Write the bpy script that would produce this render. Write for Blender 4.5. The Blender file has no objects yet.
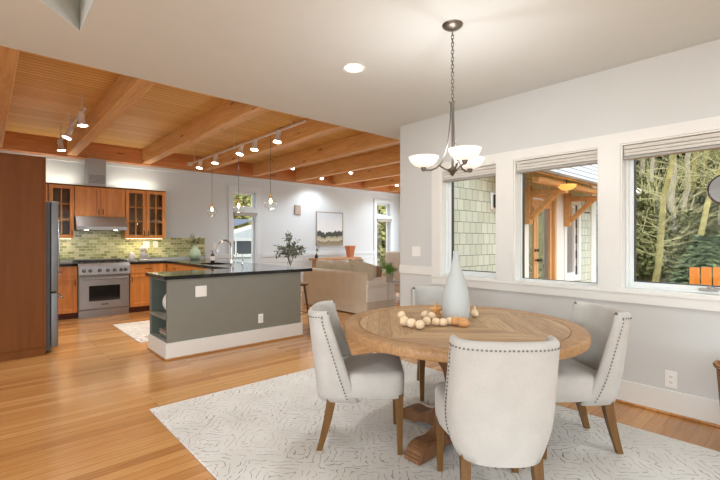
import bpy, bmesh, math, random
from mathutils import Vector, Matrix
random.seed(7)
PI = math.pi
sc = bpy.context.scene
COL = sc.collection

# ------------------------------------------------------------------ materials
MATS = {}
def srgb(r, g, b):
    f = lambda c: (c/255/12.92) if c/255 <= 0.04045 else ((c/255+0.055)/1.055)**2.4
    return (f(r), f(g), f(b), 1)

class NT:
    def __init__(s, name):
        m = bpy.data.materials.new(name); m.use_nodes = True
        s.m = m; s.n = m.node_tree.nodes; s.l = m.node_tree.links
        s.b = s.n['Principled BSDF']; s.out = s.n['Material Output']
        MATS[name] = m
    def node(s, t, **kw):
        n = s.n.new(t)
        for k, v in kw.items():
            if k in n.inputs.keys() if isinstance(k, str) else False: n.inputs[k].default_value = v
            else: setattr(n, k, v)
        return n
    def lk(s, a, b): s.l.new(a, b)
    def coord(s, scale=(1, 1, 1), rot=(0, 0, 0), loc=(0, 0, 0), kind='Object'):
        tc = s.n.new('ShaderNodeTexCoord'); mp = s.n.new('ShaderNodeMapping')
        mp.inputs['Scale'].default_value = scale; mp.inputs['Rotation'].default_value = rot; mp.inputs['Location'].default_value = loc
        s.lk(tc.outputs[kind], mp.inputs['Vector']); return mp.outputs['Vector']
    def noise(s, vec, scale=5, detail=3, rough=.5, dist=0):
        n = s.n.new('ShaderNodeTexNoise'); n.inputs['Scale'].default_value = scale
        n.inputs['Detail'].default_value = detail; n.inputs['Roughness'].default_value = rough; n.inputs['Distortion'].default_value = dist
        if vec: s.lk(vec, n.inputs['Vector'])
        return n.outputs['Fac']
    def ramp(s, fac, stops, interp='LINEAR'):
        r = s.n.new('ShaderNodeValToRGB'); r.color_ramp.interpolation = interp
        e = r.color_ramp.elements
        while len(e) < len(stops): e.new(.5)
        for el, (p, c) in zip(e, stops): el.position = p; el.color = c
        s.lk(fac, r.inputs['Fac']); return r.outputs['Color']
    def mix(s, fac, a, b, mode='MIX'):
        n = s.n.new('ShaderNodeMix'); n.data_type = 'RGBA'; n.blend_type = mode
        for i, v in ((0, fac), (6, a), (7, b)):
            if hasattr(v, 'is_linked') or hasattr(v, 'links'): s.lk(v, n.inputs[i])
            else: n.inputs[i].default_value = v
        return n.outputs[2]
    def math(s, op, a, b=None, clamp=False):
        n = s.n.new('ShaderNodeMath'); n.operation = op; n.use_clamp = clamp
        for i, v in ((0, a), (1, b)):
            if v is None: continue
            if hasattr(v, 'links'): s.lk(v, n.inputs[i])
            else: n.inputs[i].default_value = v
        return n.outputs[0]
    def bump(s, h, strength=.3, dist=.01):
        n = s.n.new('ShaderNodeBump'); n.inputs['Strength'].default_value = strength; n.inputs['Distance'].default_value = dist
        s.lk(h, n.inputs['Height']); s.lk(n.outputs[0], s.b.inputs['Normal'])
    def base(s, c):
        if hasattr(c, 'links'): s.lk(c, s.b.inputs['Base Color'])
        else: s.b.inputs['Base Color'].default_value = c
    def set(s, **kw):
        for k, v in kw.items(): s.b.inputs[k.replace('_', ' ')].default_value = v

def plain(name, rgb, rough=.5, metal=0, var=.06, vs=8, bump=0, spec=None, emit=None, es=0):
    t = NT(name); c = srgb(*rgb)
    v = t.coord(); f = t.noise(v, vs, 3)
    lo = tuple(x*(1-var) for x in c[:3])+(1,); hi = tuple(min(1, x*(1+var)) for x in c[:3])+(1,)
    t.base(t.ramp(f, [(.3, lo), (.7, hi)]))
    t.set(Roughness=rough, Metallic=metal)
    if spec is not None: t.b.inputs['Specular IOR Level'].default_value = spec
    if bump: t.bump(t.noise(v, vs*25, 2), bump, .002)
    if emit: t.b.inputs['Emission Color'].default_value = srgb(*emit); t.b.inputs['Emission Strength'].default_value = es
    return t.m

def wood(name, dark, light, axis='x', scale=1.0, rough=.4, contrast=1.0, knots=False, coat=0):
    t = NT(name)
    st = {'x': (1, 12, 12), 'y': (12, 1, 12), 'z': (12, 12, 1)}[axis]
    v = t.coord(tuple(a*scale for a in st))
    f = t.noise(v, 2.2, 5, .6, .6)
    f2 = t.noise(v, 9, 3, .5, .2)
    c = t.ramp(f, [(.3, srgb(*dark)), (.68, srgb(*light))])
    c = t.mix(.25*contrast, c, t.ramp(f2, [(.35, srgb(*dark)), (.65, srgb(*light))]))
    if knots:
        vv = t.n.new('ShaderNodeTexVoronoi'); vv.inputs['Scale'].default_value = 1
        ks = {'x': (1.6, 7, 7), 'y': (7, 1.6, 7), 'z': (7, 7, 1.6)}[axis]
        t.lk(t.coord(ks), vv.inputs['Vector'])
        k = t.math('LESS_THAN', vv.outputs['Distance'], .13)
        c = t.mix(t.math('MULTIPLY', k, .6), c, srgb(70, 38, 18))
    t.base(c); t.set(Roughness=rough)
    if coat: t.b.inputs['Coat Weight'].default_value = coat; t.b.inputs['Coat Roughness'].default_value = .2
    t.bump(f2, .12, .002)
    return t.m

def planks(name, along, width, length, tones, gap, rough, groove=.35, gapw=.02, flip=False, coat=0, grain=.25):
    """Boards running along X or Y in world space, tones vary board by board."""
    t = NT(name)
    v = t.coord((1, 1, 1), (0, 0, 0 if along == 'x' else PI/2))
    br = t.n.new('ShaderNodeTexBrick'); t.lk(v, br.inputs['Vector'])
    br.inputs['Scale'].default_value = 1; br.inputs['Brick Width'].default_value = length; br.inputs['Row Height'].default_value = width
    br.inputs['Mortar Size'].default_value = width*gapw; br.inputs['Color1'].default_value = (0, 0, 0, 1); br.inputs['Color2'].default_value = (1, 1, 1, 1)
    br.inputs['Mortar'].default_value = (.5, .5, .5, 1); br.offset_frequency = 2; br.offset = .37
    c = t.ramp(br.outputs['Color'], tones)
    sx = (1.2, 16, 16) if along == 'x' else (16, 1.2, 16)
    g = t.noise(t.coord(sx), 2.5, 5, .6, .8)
    c = t.mix(grain, c, t.ramp(g, [(.3, tones[0][1]), (.7, tones[-1][1])]))
    c = t.mix(t.math('MULTIPLY', br.outputs['Fac'], groove), c, gap)
    t.base(c); t.set(Roughness=rough)
    if coat: t.b.inputs['Coat Weight'].default_value = coat; t.b.inputs['Coat Roughness'].default_value = .25
    t.bump(br.outputs['Fac'], -.25, .003)
    return t.m

def bricks(name, w, h, cols, mortar, ms, rough, axis='xz', var=None, bump=-.4, offset=.5):
    t = NT(name)
    rot = {'xz': (PI/2, 0, 0)}[axis]
    v = t.coord((1, 1, 1), rot)
    br = t.n.new('ShaderNodeTexBrick'); t.lk(v, br.inputs['Vector'])
    br.inputs['Scale'].default_value = 1; br.inputs['Brick Width'].default_value = w; br.inputs['Row Height'].default_value = h
    br.inputs['Mortar Size'].default_value = ms; br.inputs['Color1'].default_value = (0, 0, 0, 1); br.inputs['Color2'].default_value = (1, 1, 1, 1)
    br.inputs['Mortar'].default_value = (.5, .5, .5, 1); br.offset = offset
    c = t.ramp(br.outputs['Color'], cols)
    c = t.mix(.2, c, t.ramp(t.noise(v, 30, 2), [(.3, cols[0][1]), (.7, cols[-1][1])]))
    c = t.mix(br.outputs['Fac'], c, mortar)
    t.base(c); t.set(Roughness=rough); t.bump(br.outputs['Fac'], bump, .004)
    return t.m

def glass(name, tint=(1, 1, 1), refl=.12, rough=.0):
    t = NT(name); t.n.remove(t.b)
    tr = t.n.new('ShaderNodeBsdfTransparent'); gl = t.n.new('ShaderNodeBsdfGlossy'); mx = t.n.new('ShaderNodeMixShader')
    fr = t.n.new('ShaderNodeLayerWeight'); fr.inputs['Blend'].default_value = .25
    tr.inputs['Color'].default_value = (*tint, 1); gl.inputs['Roughness'].default_value = rough
    t.lk(t.math('MULTIPLY', fr.outputs['Fresnel'], refl*3), mx.inputs['Fac'])
    t.lk(tr.outputs[0], mx.inputs[1]); t.lk(gl.outputs[0], mx.inputs[2]); t.lk(mx.outputs[0], t.out.inputs['Surface'])
    return t.m

wall_m = plain('wall_paint', (206, 207, 204), .85, var=.01, vs=3)
ceil_m = plain('ceiling_paint', (211, 215, 213), .9, var=.01, vs=3)
white_m = plain('white_trim_paint', (226, 225, 219), .45, var=.01)
livwall_m = plain('white_wall_paint', (203, 215, 223), .8, var=.01, vs=3)
sash_m = plain('vinyl_sash', (226, 230, 229), .35, var=.01)
dark_m = plain('dark_gasket', (58, 62, 66), .5)
blind_m = plain('blind_fabric', (205, 201, 192), .8, var=.03, vs=20)
blinddk_m = plain('blind_rail_metal', (160, 157, 150), .5, var=.03)
floor_m = planks('oak_floor_boards', 'x', .083, 1.6, [(0, srgb(162, 106, 54)), (.35, srgb(186, 130, 72)), (.7, srgb(200, 146, 86)), (1, srgb(216, 168, 108))], srgb(110, 66, 32), .2, .5, .03, coat=.25, grain=.35)
deckwood_m = planks('fir_ceiling_boards', 'x', .085, 37.0, [(0, srgb(216, 172, 98)), (.5, srgb(228, 188, 114)), (1, srgb(240, 206, 136))], srgb(140, 92, 42), .5, .7, .09, grain=.3)
beam_m = wood('fir_beam', (194, 138, 80), (226, 182, 124), 'y', .7, .5, 1, True)
beamx_m = wood('fir_wall_beam', (168, 104, 58), (204, 142, 90), 'x', .7, .5, 1, True)
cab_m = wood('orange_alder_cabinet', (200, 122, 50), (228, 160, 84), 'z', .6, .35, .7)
cabin_m = wood('cabinet_interior', (176, 130, 88), (200, 156, 110), 'z', .6, .5)
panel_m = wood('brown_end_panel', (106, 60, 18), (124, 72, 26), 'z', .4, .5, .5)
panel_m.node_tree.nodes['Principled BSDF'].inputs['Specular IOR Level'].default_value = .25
toe_m = plain('dark_toe_kick', (96, 46, 22), .5)
steel_m = plain('brushed_stainless_steel', (160, 160, 160), .4, .85, .06, 3)
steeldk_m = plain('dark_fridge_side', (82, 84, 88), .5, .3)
doorsteel_m = plain('fridge_door_steel', (122, 123, 123), .42, .7, .03)
black_m = plain('black_iron', (28, 27, 27), .45)
ovenglass_m = plain('oven_glass', (24, 24, 26), .08)
bronze_m = plain('dark_bronze_handle', (62, 44, 34), .35, .7)
nickel_m = plain('brushed_pewter', (118, 112, 104), .38, .9, .08)
chrome_m = plain('polished_chrome', (200, 200, 202), .12, 1, .02)
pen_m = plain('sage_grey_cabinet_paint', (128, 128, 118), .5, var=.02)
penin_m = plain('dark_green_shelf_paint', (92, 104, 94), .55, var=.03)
granite = NT('black_granite')
_v = granite.coord(); _f = granite.noise(_v, 260, 2)
granite.base(granite.ramp(_f, [(.45, srgb(24, 25, 24)), (.62, srgb(50, 52, 49)), (.75, srgb(96, 95, 90))])); granite.set(Roughness=.07)
granite_m = granite.m
tile_m = bricks('green_glass_tile', .112, .05, [(0, srgb(112, 126, 64)), (.3, srgb(152, 160, 98)), (.6, srgb(182, 188, 132)), (1, srgb(216, 216, 172))], srgb(214, 212, 188), .004, .18)
shingle_m = bricks('sage_cedar_shingles', .15, .155, [(0, srgb(184, 190, 172)), (.5, srgb(194, 200, 184)), (1, srgb(204, 210, 195))], srgb(78, 84, 76), .0035, .8, offset=.37)
roof_m = bricks('pale_roof_shingle', 3.0, .11, [(0, srgb(160, 163, 165)), (1, srgb(184, 187, 188))], srgb(96, 100, 104), .012, .8)
gwin_m = glass('window_glass', (1, 1, 1), .05); gcab_m = glass('cabinet_glass', (.92, .93, .91), .12); gclear_m = glass('clear_glass', (.97, .98, .97), .09)
ggreen_m = plain('pale_green_glaze', (172, 192, 164), .15)
fab = NT('oatmeal_linen'); _v = fab.coord()
fab.base(fab.mix(.35, fab.ramp(fab.noise(_v, 9, 4), [(.3, srgb(174, 172, 166)), (.7, srgb(188, 186, 180))]), fab.ramp(fab.noise(_v, 420, 2), [(.35, srgb(172, 170, 163)), (.65, srgb(212, 211, 207))])))
fab.set(Roughness=.92); fab.b.inputs['Sheen Weight'].default_value = .15; fab.bump(fab.noise(_v, 600, 2), .12, .001); fab_m = fab.m
nail_m = plain('pewter_nailheads', (120, 114, 106), .35, .8)
leg_m = wood('walnut_chair_leg', (88, 58, 20), (118, 82, 34), 'z', 1, .35)
sofa_m = plain('tan_slipcover', (206, 196, 176), .95, var=.04, vs=6, bump=.2)
cush_m = plain('taupe_cushion', (196, 188, 168), .95, var=.05, vs=6, bump=.2)
livtrim_m = plain('cool_white_trim', (208, 220, 227), .5, var=.01)
arm_m = plain('pale_slipcover', (232, 228, 218), .95, var=.03, vs=6, bump=.2)  # sofa cloth for the arms, window light put into its paler colour
whitefab_m = plain('white_upholstery', (226, 222, 214), .95, var=.02, bump=.1)
brownfab_m = plain('brown_cushion_fabric', (146, 112, 92), .95, var=.06)
vase_m = plain('matte_white_ceramic', (192, 198, 197), .55, var=.015)
bead_m = wood('pale_beech_beads', (222, 196, 160), (238, 218, 186), 'z', 1.5, .55, .5)
star_m = wood('honey_carved_wood', (188, 132, 78), (220, 170, 112), 'x', 2, .55)
terra_m = plain('terracotta', (188, 118, 78), .8, var=.05)
console_m = wood('pine_console', (168, 120, 78), (200, 156, 108), 'x', .8, .5)
stool_m = wood('walnut_stool', (96, 58, 30), (128, 82, 46), 'z', 1, .4)
green_m = plain('fresh_green_leaf', (92, 150, 48), .5, var=.35, vs=14)
euc_m = plain('grey_green_eucalyptus', (104, 110, 92), .7, var=.3, vs=14)
stem_m = plain('brown_stem', (86, 70, 52), .8)
plate_m = plain('white_switch_plate', (238, 237, 232), .35, var=.005)
conc_m = plain('grey_planter', (172, 158, 146), .8)
tabmetal_m = plain('grey_side_table_metal', (176, 178, 178), .45, .1)
bulb_m = plain('warm_lamp_glow', (255, 236, 200), .5, emit=(255, 226, 180), es=14)
hot_m = plain('spot_lamp_glow', (255, 250, 240), .5, emit=(255, 244, 226), es=18)
shade_m = plain('frosted_glass_bowl', (244, 240, 232), .4, emit=(255, 246, 232), es=.55)
amber_m = plain('amber_glass_bowl', (222, 176, 96), .3, emit=(255, 196, 96), es=.6)
trackwhite_m = plain('brushed_track_aluminium', (214, 210, 204), .4, .5)
orange_m = wood('orange_cedar_chair', (206, 124, 48), (236, 160, 78), 'z', 1, .5)
fir_door_m = wood('fir_door', (190, 144, 92), (218, 178, 128), 'z', .8, .4)
porch_m = wood('fir_porch_timber', (178, 124, 68), (212, 164, 106), 'x', .8, .5)
amberb_m = plain('amber_bottle', (70, 44, 24), .15)
greyrim_m = plain('dark_bronze_rim', (70, 52, 40), .4, .4)
greyface_m = plain('grey_dial', (150, 150, 148), .4)
bark_m = plain('grey_bark', (158, 148, 128), .9, var=.25, vs=4, bump=.4)
moss_m = plain('mossy_bark', (148, 138, 84), .95, var=.35, vs=5, bump=.4)
twig_m = plain('lichen_twig', (188, 180, 132), .9, var=.3, vs=5)
con_m = plain('dark_fir_needles', (76, 88, 50), .9, var=.45, vs=3)
con2_m = plain('spruce_needles', (104, 122, 76), .9, var=.35, vs=3)
bush_m = plain('olive_brush', (104, 106, 58), .9, var=.45, vs=2)
autumn_m = plain('yellow_green_leaves', (158, 154, 92), .8, var=.4, vs=3)
housegrey_m = plain('neighbour_siding', (196, 200, 200), .8, var=.02)
houseroof_m = plain('neighbour_roof', (124, 130, 146), .8, var=.06)
basket_m = NT('brown_wicker')
_w = basket_m.n.new('ShaderNodeTexWave'); _w.wave_type = 'BANDS'; _w.bands_direction = 'Z'; _w.inputs['Scale'].default_value = 22; _w.inputs['Distortion'].default_value = 1.5
basket_m.lk(basket_m.coord(), _w.inputs['Vector'])
basket_m.base(basket_m.ramp(_w.outputs['Fac'], [(.2, srgb(96, 60, 34)), (.8, srgb(176, 126, 82))])); basket_m.set(Roughness=.8); basket_m.bump(_w.outputs['Fac'], .8, .01)
wicker_m = basket_m.m

def rug_mat(name, base, base2, line, sc_, thr, dens, warm=None):
    t = NT(name); v = t.coord()
    wob = t.n.new('ShaderNodeVectorMath'); wob.operation = 'ADD'
    nz = t.n.new('ShaderNodeTexNoise'); nz.inputs['Scale'].default_value = 16; nz.inputs['Detail'].default_value = 1
    t.lk(v, nz.inputs['Vector'])
    scl = t.n.new('ShaderNodeVectorMath'); scl.operation = 'SCALE'; scl.inputs['Scale'].default_value = .07
    t.lk(nz.outputs['Color'], scl.inputs[0]); t.lk(v, wob.inputs[0]); t.lk(scl.outputs[0], wob.inputs[1])
    vo = t.n.new('ShaderNodeTexVoronoi'); vo.voronoi_dimensions = '2D'; vo.distance = 'MANHATTAN'; vo.inputs['Scale'].default_value = sc_; vo.inputs['Randomness'].default_value = .55
    t.lk(wob.outputs[0], vo.inputs['Vector'])
    fr = t.math('FRACT', t.math('MULTIPLY', vo.outputs['Distance'], dens))
    ln = t.math('LESS_THAN', fr, thr)
    brk = t.math('GREATER_THAN', t.noise(v, 26, 1), .44)
    big = t.ramp(t.noise(v, 2.2, 2), [(.35, (.35, .35, .35, 1)), (.6, (1, 1, 1, 1))])
    m_ = t.math('MULTIPLY', t.math('MULTIPLY', ln, brk), big)
    c = t.ramp(t.noise(v, 3, 3), [(.35, base), (.65, base2)])
    c = t.mix(.12, c, t.ramp(t.noise(v, 300, 1), [(.3, srgb(170, 165, 155)), (.7, srgb(245, 243, 238))]))
    c = t.mix(m_, c, line)
    t.base(c); t.set(Roughness=.95); t.bump(t.noise(v, 200, 2), .3, .003)
    return t.m
rug_m = rug_mat('ivory_rug_with_grey_zigzags', srgb(205, 204, 199), srgb(220, 220, 216), srgb(132, 129, 122), 2.6, .11, 7)
krug_m = rug_mat('ivory_rug_with_brown_lines', srgb(206, 200, 190), srgb(218, 212, 202), srgb(140, 100, 84), 2.4, .22, 3.5)

# table parquet: boards laid diagonally inward from four sides
tt = NT('table_parquet'); v = tt.coord()
sep = tt.n.new('ShaderNodeSeparateXYZ'); tt.lk(v, sep.inputs[0])
ax = tt.math('ABSOLUTE', sep.outputs[0]); ay = tt.math('ABSOLUTE', sep.outputs[1])
su = tt.math('ADD', ax, ay); di = tt.math('SUBTRACT', ax, ay)
row = tt.math('FLOOR', tt.math('MULTIPLY', su, 9.5)); fr_ = tt.math('FRACT', tt.math('MULTIPLY', su, 9.5))
wn = tt.n.new('ShaderNodeTexWhiteNoise'); wn.noise_dimensions = '2D'
cmb = tt.n.new('ShaderNodeCombineXYZ'); tt.lk(row, cmb.inputs[0]); tt.lk(tt.math('ADD', tt.math('MULTIPLY', tt.math('SIGN', sep.outputs[0]), 3), tt.math('SIGN', sep.outputs[1])), cmb.inputs[1])
tt.lk(cmb.outputs[0], wn.inputs['Vector'])
cv = tt.n.new('ShaderNodeCombineXYZ'); tt.lk(tt.math('MULTIPLY', su, 14), cv.inputs[0]); tt.lk(tt.math('MULTIPLY', di, 1.6), cv.inputs[1]); tt.lk(row, cv.inputs[2])
g = tt.noise(cv.outputs[0], 3, 5, .6, .5)
c = tt.ramp(wn.outputs['Value'], [(0, srgb(138, 108, 76)), (.5, srgb(166, 134, 98)), (1, srgb(194, 164, 126))])
c = tt.mix(.5, c, tt.ramp(g, [(.3, srgb(132, 98, 62)), (.7, srgb(204, 174, 134))]))
c = tt.mix(tt.math('MULTIPLY', tt.math('LESS_THAN', fr_, .035), .7), c, srgb(84, 56, 34))
tt.base(c); tt.set(Roughness=.5); tabletop_m = tt.m
tr_ = NT('table_rim_wood'); v = tr_.coord()
c = tr_.mix(.5, tr_.ramp(tr_.noise(v, 4, 4), [(.3, srgb(146, 108, 68)), (.7, srgb(184, 146, 102))]), tr_.ramp(tr_.noise(v, 26, 3, .6, 1.5), [(.3, srgb(126, 86, 48)), (.7, srgb(196, 158, 112))]))
tr_.base(c); tr_.set(Roughness=.5); tablerim_m = tr_.m
ped_m = wood('table_pedestal_wood', (96, 64, 38), (132, 92, 58), 'z', 1, .5)

# painting of a landscape
pt = NT('landscape_painting'); v = pt.coord(kind='Generated')
sp = pt.n.new('ShaderNodeSeparateXYZ'); pt.lk(v, sp.inputs[0])
nh = pt.noise(pt.coord((6, 1, 1), kind='Generated'), .9, 4, .7)
hz = pt.math('ADD', sp.outputs[2], pt.math('MULTIPLY', pt.math('SUBTRACT', nh, .5), .38))
c = pt.ramp(hz, [(0, srgb(150, 140, 110)), (.1, srgb(120, 118, 96)), (.14, srgb(190, 186, 168)), (.25, srgb(150, 150, 120)), (.27, srgb(52, 58, 54)), (.40, srgb(60, 66, 64)), (.43, srgb(214, 222, 226)), (1, srgb(194, 206, 218))])
pt.base(c); pt.set(Roughness=.7); paint_m = pt.m

# ground outside
gr = NT('forest_floor'); v = gr.coord()
c = gr.ramp(gr.noise(v, 1.4, 8, .75), [(.3, srgb(58, 64, 36)), (.45, srgb(100, 98, 56)), (.6, srgb(136, 124, 76)), (.75, srgb(172, 162, 108))])
gr.base(c); gr.set(Roughness=1); gr.bump(gr.noise(v, 2.5, 8, .8), 1, .3); ground_m = gr.m

# ------------------------------------------------------------------ mesh helpers
class MB:
    def __init__(s): s.bm = bmesh.new()
    def box(s, x0, x1, y0, y1, z0, z1, b=0, seg=2, M=None):
        t = bmesh.new()
        vs = [t.verts.new((x, y, z)) for x in (x0, x1) for y in (y0, y1) for z in (z0, z1)]
        for f in ((0, 1, 3, 2), (4, 6, 7, 5), (0, 4, 5, 1), (2, 3, 7, 6), (0, 2, 6, 4), (1, 5, 7, 3)): t.faces.new([vs[i] for i in f])
        if b: bmesh.ops.bevel(t, geom=t.edges[:], offset=b, segments=seg, affect='EDGES', profile=.5)
        bmesh.ops.recalc_face_normals(t, faces=t.faces)
        s._add(t, M); return s
    def _add(s, t, M=None):
        if M is not None: bmesh.ops.transform(t, matrix=M, verts=t.verts)
        me = bpy.data.meshes.new('tmp'); t.to_mesh(me); t.free(); s.bm.from_mesh(me); bpy.data.meshes.remove(me)
    def lathe(s, prof, c=(0, 0, 0), n=32, M=None, close=False):
        t = bmesh.new(); rings = []
        for r, z in prof:
            if r < 1e-6: rings.append([t.verts.new((c[0], c[1], c[2]+z))])
            else: rings.append([t.verts.new((c[0]+r*math.cos(2*PI*i/n), c[1]+r*math.sin(2*PI*i/n), c[2]+z)) for i in range(n)])
        pairs = list(zip(rings, rings[1:])) + ([(rings[-1], rings[0])] if close else [])
        for a, b in pairs:
            for i in range(n):
                j = (i+1) % n
                if len(a) == 1 and len(b) == 1: continue
                if len(a) == 1: t.faces.new((a[0], b[j], b[i]))
                elif len(b) == 1: t.faces.new((a[i], a[j], b[0]))
                else: t.faces.new((a[i], a[j], b[j], b[i]))
        bmesh.ops.recalc_face_normals(t, faces=t.faces)
        s._add(t, M); return s
    def cyl(s, p0, p1, r0, r1=None, n=16, cap=True):
        r1 = r0 if r1 is None else r1
        p0 = Vector(p0); p1 = Vector(p1); L = (p1-p0).length
        q = (p1-p0).to_track_quat('Z', 'Y').to_matrix().to_4x4()
        M = Matrix.Translation(p0) @ q
        prof = [(r0, 0), (r1, L)]
        if cap: prof = [(0, 0)]+prof+[(0, L)]
        return s.lathe(prof, n=n, M=M)
    def tube(s, pts, r, n=8, cap=True):
        pts = [Vector(p) for p in pts]; rr = r if isinstance(r, (list, tuple)) else [r]*len(pts)
        t = bmesh.new(); rings = []; up = None
        for i, p in enumerate(pts):
            d = (pts[min(i+1, len(pts)-1)]-pts[max(i-1, 0)]).normalized()
            if up is None: up = Vector((0, 0, 1)) if abs(d.z) < .9 else Vector((1, 0, 0))
            a = d.cross(up).normalized(); b = a.cross(d).normalized(); up = b
            rings.append([t.verts.new(p+a*rr[i]*math.cos(2*PI*k/n)+b*rr[i]*math.sin(2*PI*k/n)) for k in range(n)])
        for a, b in zip(rings, rings[1:]):
            for k in range(n): t.faces.new((a[k], a[(k+1) % n], b[(k+1) % n], b[k]))
        if cap: t.faces.new(rings[0][::-1]); t.faces.new(rings[-1])
        bmesh.ops.recalc_face_normals(t, faces=t.faces)
        s._add(t); return s
    def ball(s, c, r, sq=(1, 1, 1), u=16, v=10, M=None):
        t = bmesh.new(); bmesh.ops.create_uvsphere(t, u_segments=u, v_segments=v, radius=1)
        m = Matrix.Translation(c) @ Matrix.Diagonal((r*sq[0], r*sq[1], r*sq[2], 1))
        s._add(t, (M @ m) if M is not None else m); return s
    def prism(s, pts, a0, a1, axis='y', b=0):
        """polygon pts in the plane across AXIS, extruded from a0 to a1"""
        t = bmesh.new()
        def P(p, a):
            return {'y': (p[0], a, p[1]), 'x': (a, p[0], p[1]), 'z': (p[0], p[1], a)}[axis]
        A = [t.verts.new(P(p, a0)) for p in pts]; B = [t.verts.new(P(p, a1)) for p in pts]
        t.faces.new(A); t.faces.new(B[::-1])
        for i in range(len(pts)): j = (i+1) % len(pts); t.faces.new((A[i], B[i], B[j], A[j]))
        bmesh.ops.recalc_face_normals(t, faces=t.faces)
        if b: bmesh.ops.bevel(t, geom=t.edges[:], offset=b, segments=2, affect='EDGES')
        s._add(t); return s
    def loft(s, rings, closed=True, cap=True):
        t = bmesh.new(); R = [[t.verts.new(p) for p in r] for r in rings]; n = len(R[0])
        for a, b in zip(R, R[1:]):
            for k in range(n if closed else n-1): t.faces.new((a[k], a[(k+1) % n], b[(k+1) % n], b[k]))
        if cap: t.faces.new(R[0][::-1]); t.faces.new(R[-1])
        bmesh.ops.recalc_face_normals(t, faces=t.faces); s._add(t); return s
    def quad(s, *p): s.bm.faces.new([s.bm.verts.new(q) for q in p]); return s
    def build(s, name, m, parent=None, smooth=False, sub=0, label=None, ang=40):
        me = bpy.data.meshes.new(name); s.bm.to_mesh(me); s.bm.free()
        me.materials.append(m)
        o = bpy.data.objects.new(name, me); COL.objects.link(o)
        if parent: o.parent = parent
        if smooth:
            for p in me.polygons: p.use_smooth = True
            try: me.set_sharp_from_angle(angle=math.radians(ang))
            except Exception: pass
        if sub:
            md = o.modifiers.new('sub', 'SUBSURF'); md.levels = sub; md.render_levels = sub
        if label: o['label'] = label
        return o

def thing(name, label, cat, loc=(0, 0, 0), rz=0, group=None):
    o = bpy.data.objects.new(name, None); COL.objects.link(o)
    o.empty_display_size = .1
    o.location = loc; o.rotation_euler = (0, 0, rz); o['label'] = label; o['category'] = cat
    if group: o['group'] = group
    return o
def tag(o, label, cat, group=None, kind=None):
    o['label'] = label; o['category'] = cat
    if group: o['group'] = group
    if kind: o['kind'] = kind
    return o
def struct(o): o['kind'] = 'structure'; return o
def dup(root, loc=None, rz=None, label=None, group=None):
    r = root.copy(); COL.objects.link(r)
    if loc is not None: r.location = loc
    if rz is not None: r.rotation_euler = (0, 0, rz)
    if label: r['label'] = label
    if group: r['group'] = group
    for ch in list(root.children):
        c_ = ch.copy(); COL.objects.link(c_); c_.parent = r
        for g_ in ch.children:
            d_ = g_.copy(); COL.objects.link(d_); d_.parent = c_
    return r
def RD(r, d, z=0):          # metres to the side of / ahead of the place one enters from, to room coordinates
    return Vector((.743*r+.669*d, -.669*r+.743*d, z))

def wallboxes(mb, axis, p0, p1, a0, a1, z0, z1, ops):
    """wall plane across AXIS between p0..p1, running a0..a1, with openings (b0,b1,zb,zt)"""
    def bx(u0, u1, w0, w1):
        if u1-u0 < 1e-4 or w1-w0 < 1e-4: return
        if axis == 'x': mb.box(p0, p1, u0, u1, w0, w1)
        else: mb.box(u0, u1, p0, p1, w0, w1)
    cur = a0
    for b0, b1, zb, zt in sorted(ops):
        bx(cur, b0, z0, z1); bx(b0, b1, z0, zb); bx(b0, b1, zt, z1); cur = b1
    bx(cur, a1, z0, z1); return mb

XW, YC, YB, ZC = 3.80, 3.48, 8.88, 2.70     # dining wall, its far corner, kitchen wall, dining ceiling
YH, XL, XR = 3.86, -3.6, 9.75
# ------------------------------------------------------------------ setting
struct(MB().box(XL, XR, -3.2, YB+.18, -.12, 0).build('floor', floor_m))
WIN = [(0.0, 1.083, .90, 2.07), (1.240, 1.99, .90, 2.07), (2.17, 2.86, .90, 2.07)]
struct(wallboxes(MB(), 'x', XW, XW+.18, -3.2, YC, 0, ZC+.1, WIN).build('wall_right', wall_m))
# back wall of kitchen and living room
BW = [(4.15, 4.71, .15, 1.93), (4.15, 4.71, 2.04, 2.40), (8.66, 9.24, .15, 1.93), (8.66, 9.24, 2.04, 2.40)]
mb = MB()
mb.box(XL, 4.15, YB, YB+.18, 0, 3.1); mb.box(4.71, 8.66, YB, YB+.18, 0, 3.1); mb.box(9.24, XR, YB, YB+.18, 0, 3.1)
for a, b in ((4.15, 4.71), (8.66, 9.24)):
    mb.box(a, b, YB, YB+.18, 0, .15); mb.box(a, b, YB, YB+.18, 1.93, 2.04); mb.box(a, b, YB, YB+.18, 2.40, 3.1)
struct(mb.build('wall_back', livwall_m))
# wall between living room and porch
struct(wallboxes(MB(), 'y', 3.33, YC, XW+.18, XR, 0, 3.1, [(6.75, 7.77, 0, 2.03), (8.27, 8.85, .6, 2.0)]).build('wall_porch', livwall_m))
mb = MB(); wallboxes(mb, 'y', 3.30, 3.33, XW+.18, XR, -.3, 3.6, [(6.75, 7.77, -.3, 2.03), (8.27, 8.85, .6, 2.0)])
o = struct(mb.build('trim_1', shingle_m)); o['label'] = 'sage grey cedar shingle siding on the outside wall beyond the dining windows'
struct(wallboxes(MB(), 'x', XR, XR+.18, YC-.18, YB+.18, 0, 3.1, [(4.3, 6.2, .3, 2.3), (6.6, 8.3, .3, 2.3)]).build('wall_living', livwall_m))
struct(wallboxes(MB(), 'x', XL-.18, XL, -3.2, YB+.18, 0, 3.1, [(-2.6, -.4, .05, 2.4), (.2, 2.6, .05, 2.4)]).build('wall_left', wall_m))
struct(wallboxes(MB(), 'y', -3.38, -3.2, XL-.18, XW+.18, 0, 3.1, [(-3.0, -.2, .05, 2.5), (.3, 3.2, .05, 2.5)]).build('wall_front', wall_m))
struct(MB().box(-.42, -.30, 5.9, YB, 0, 3.05).build('wall_kitchen', wall_m))
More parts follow.
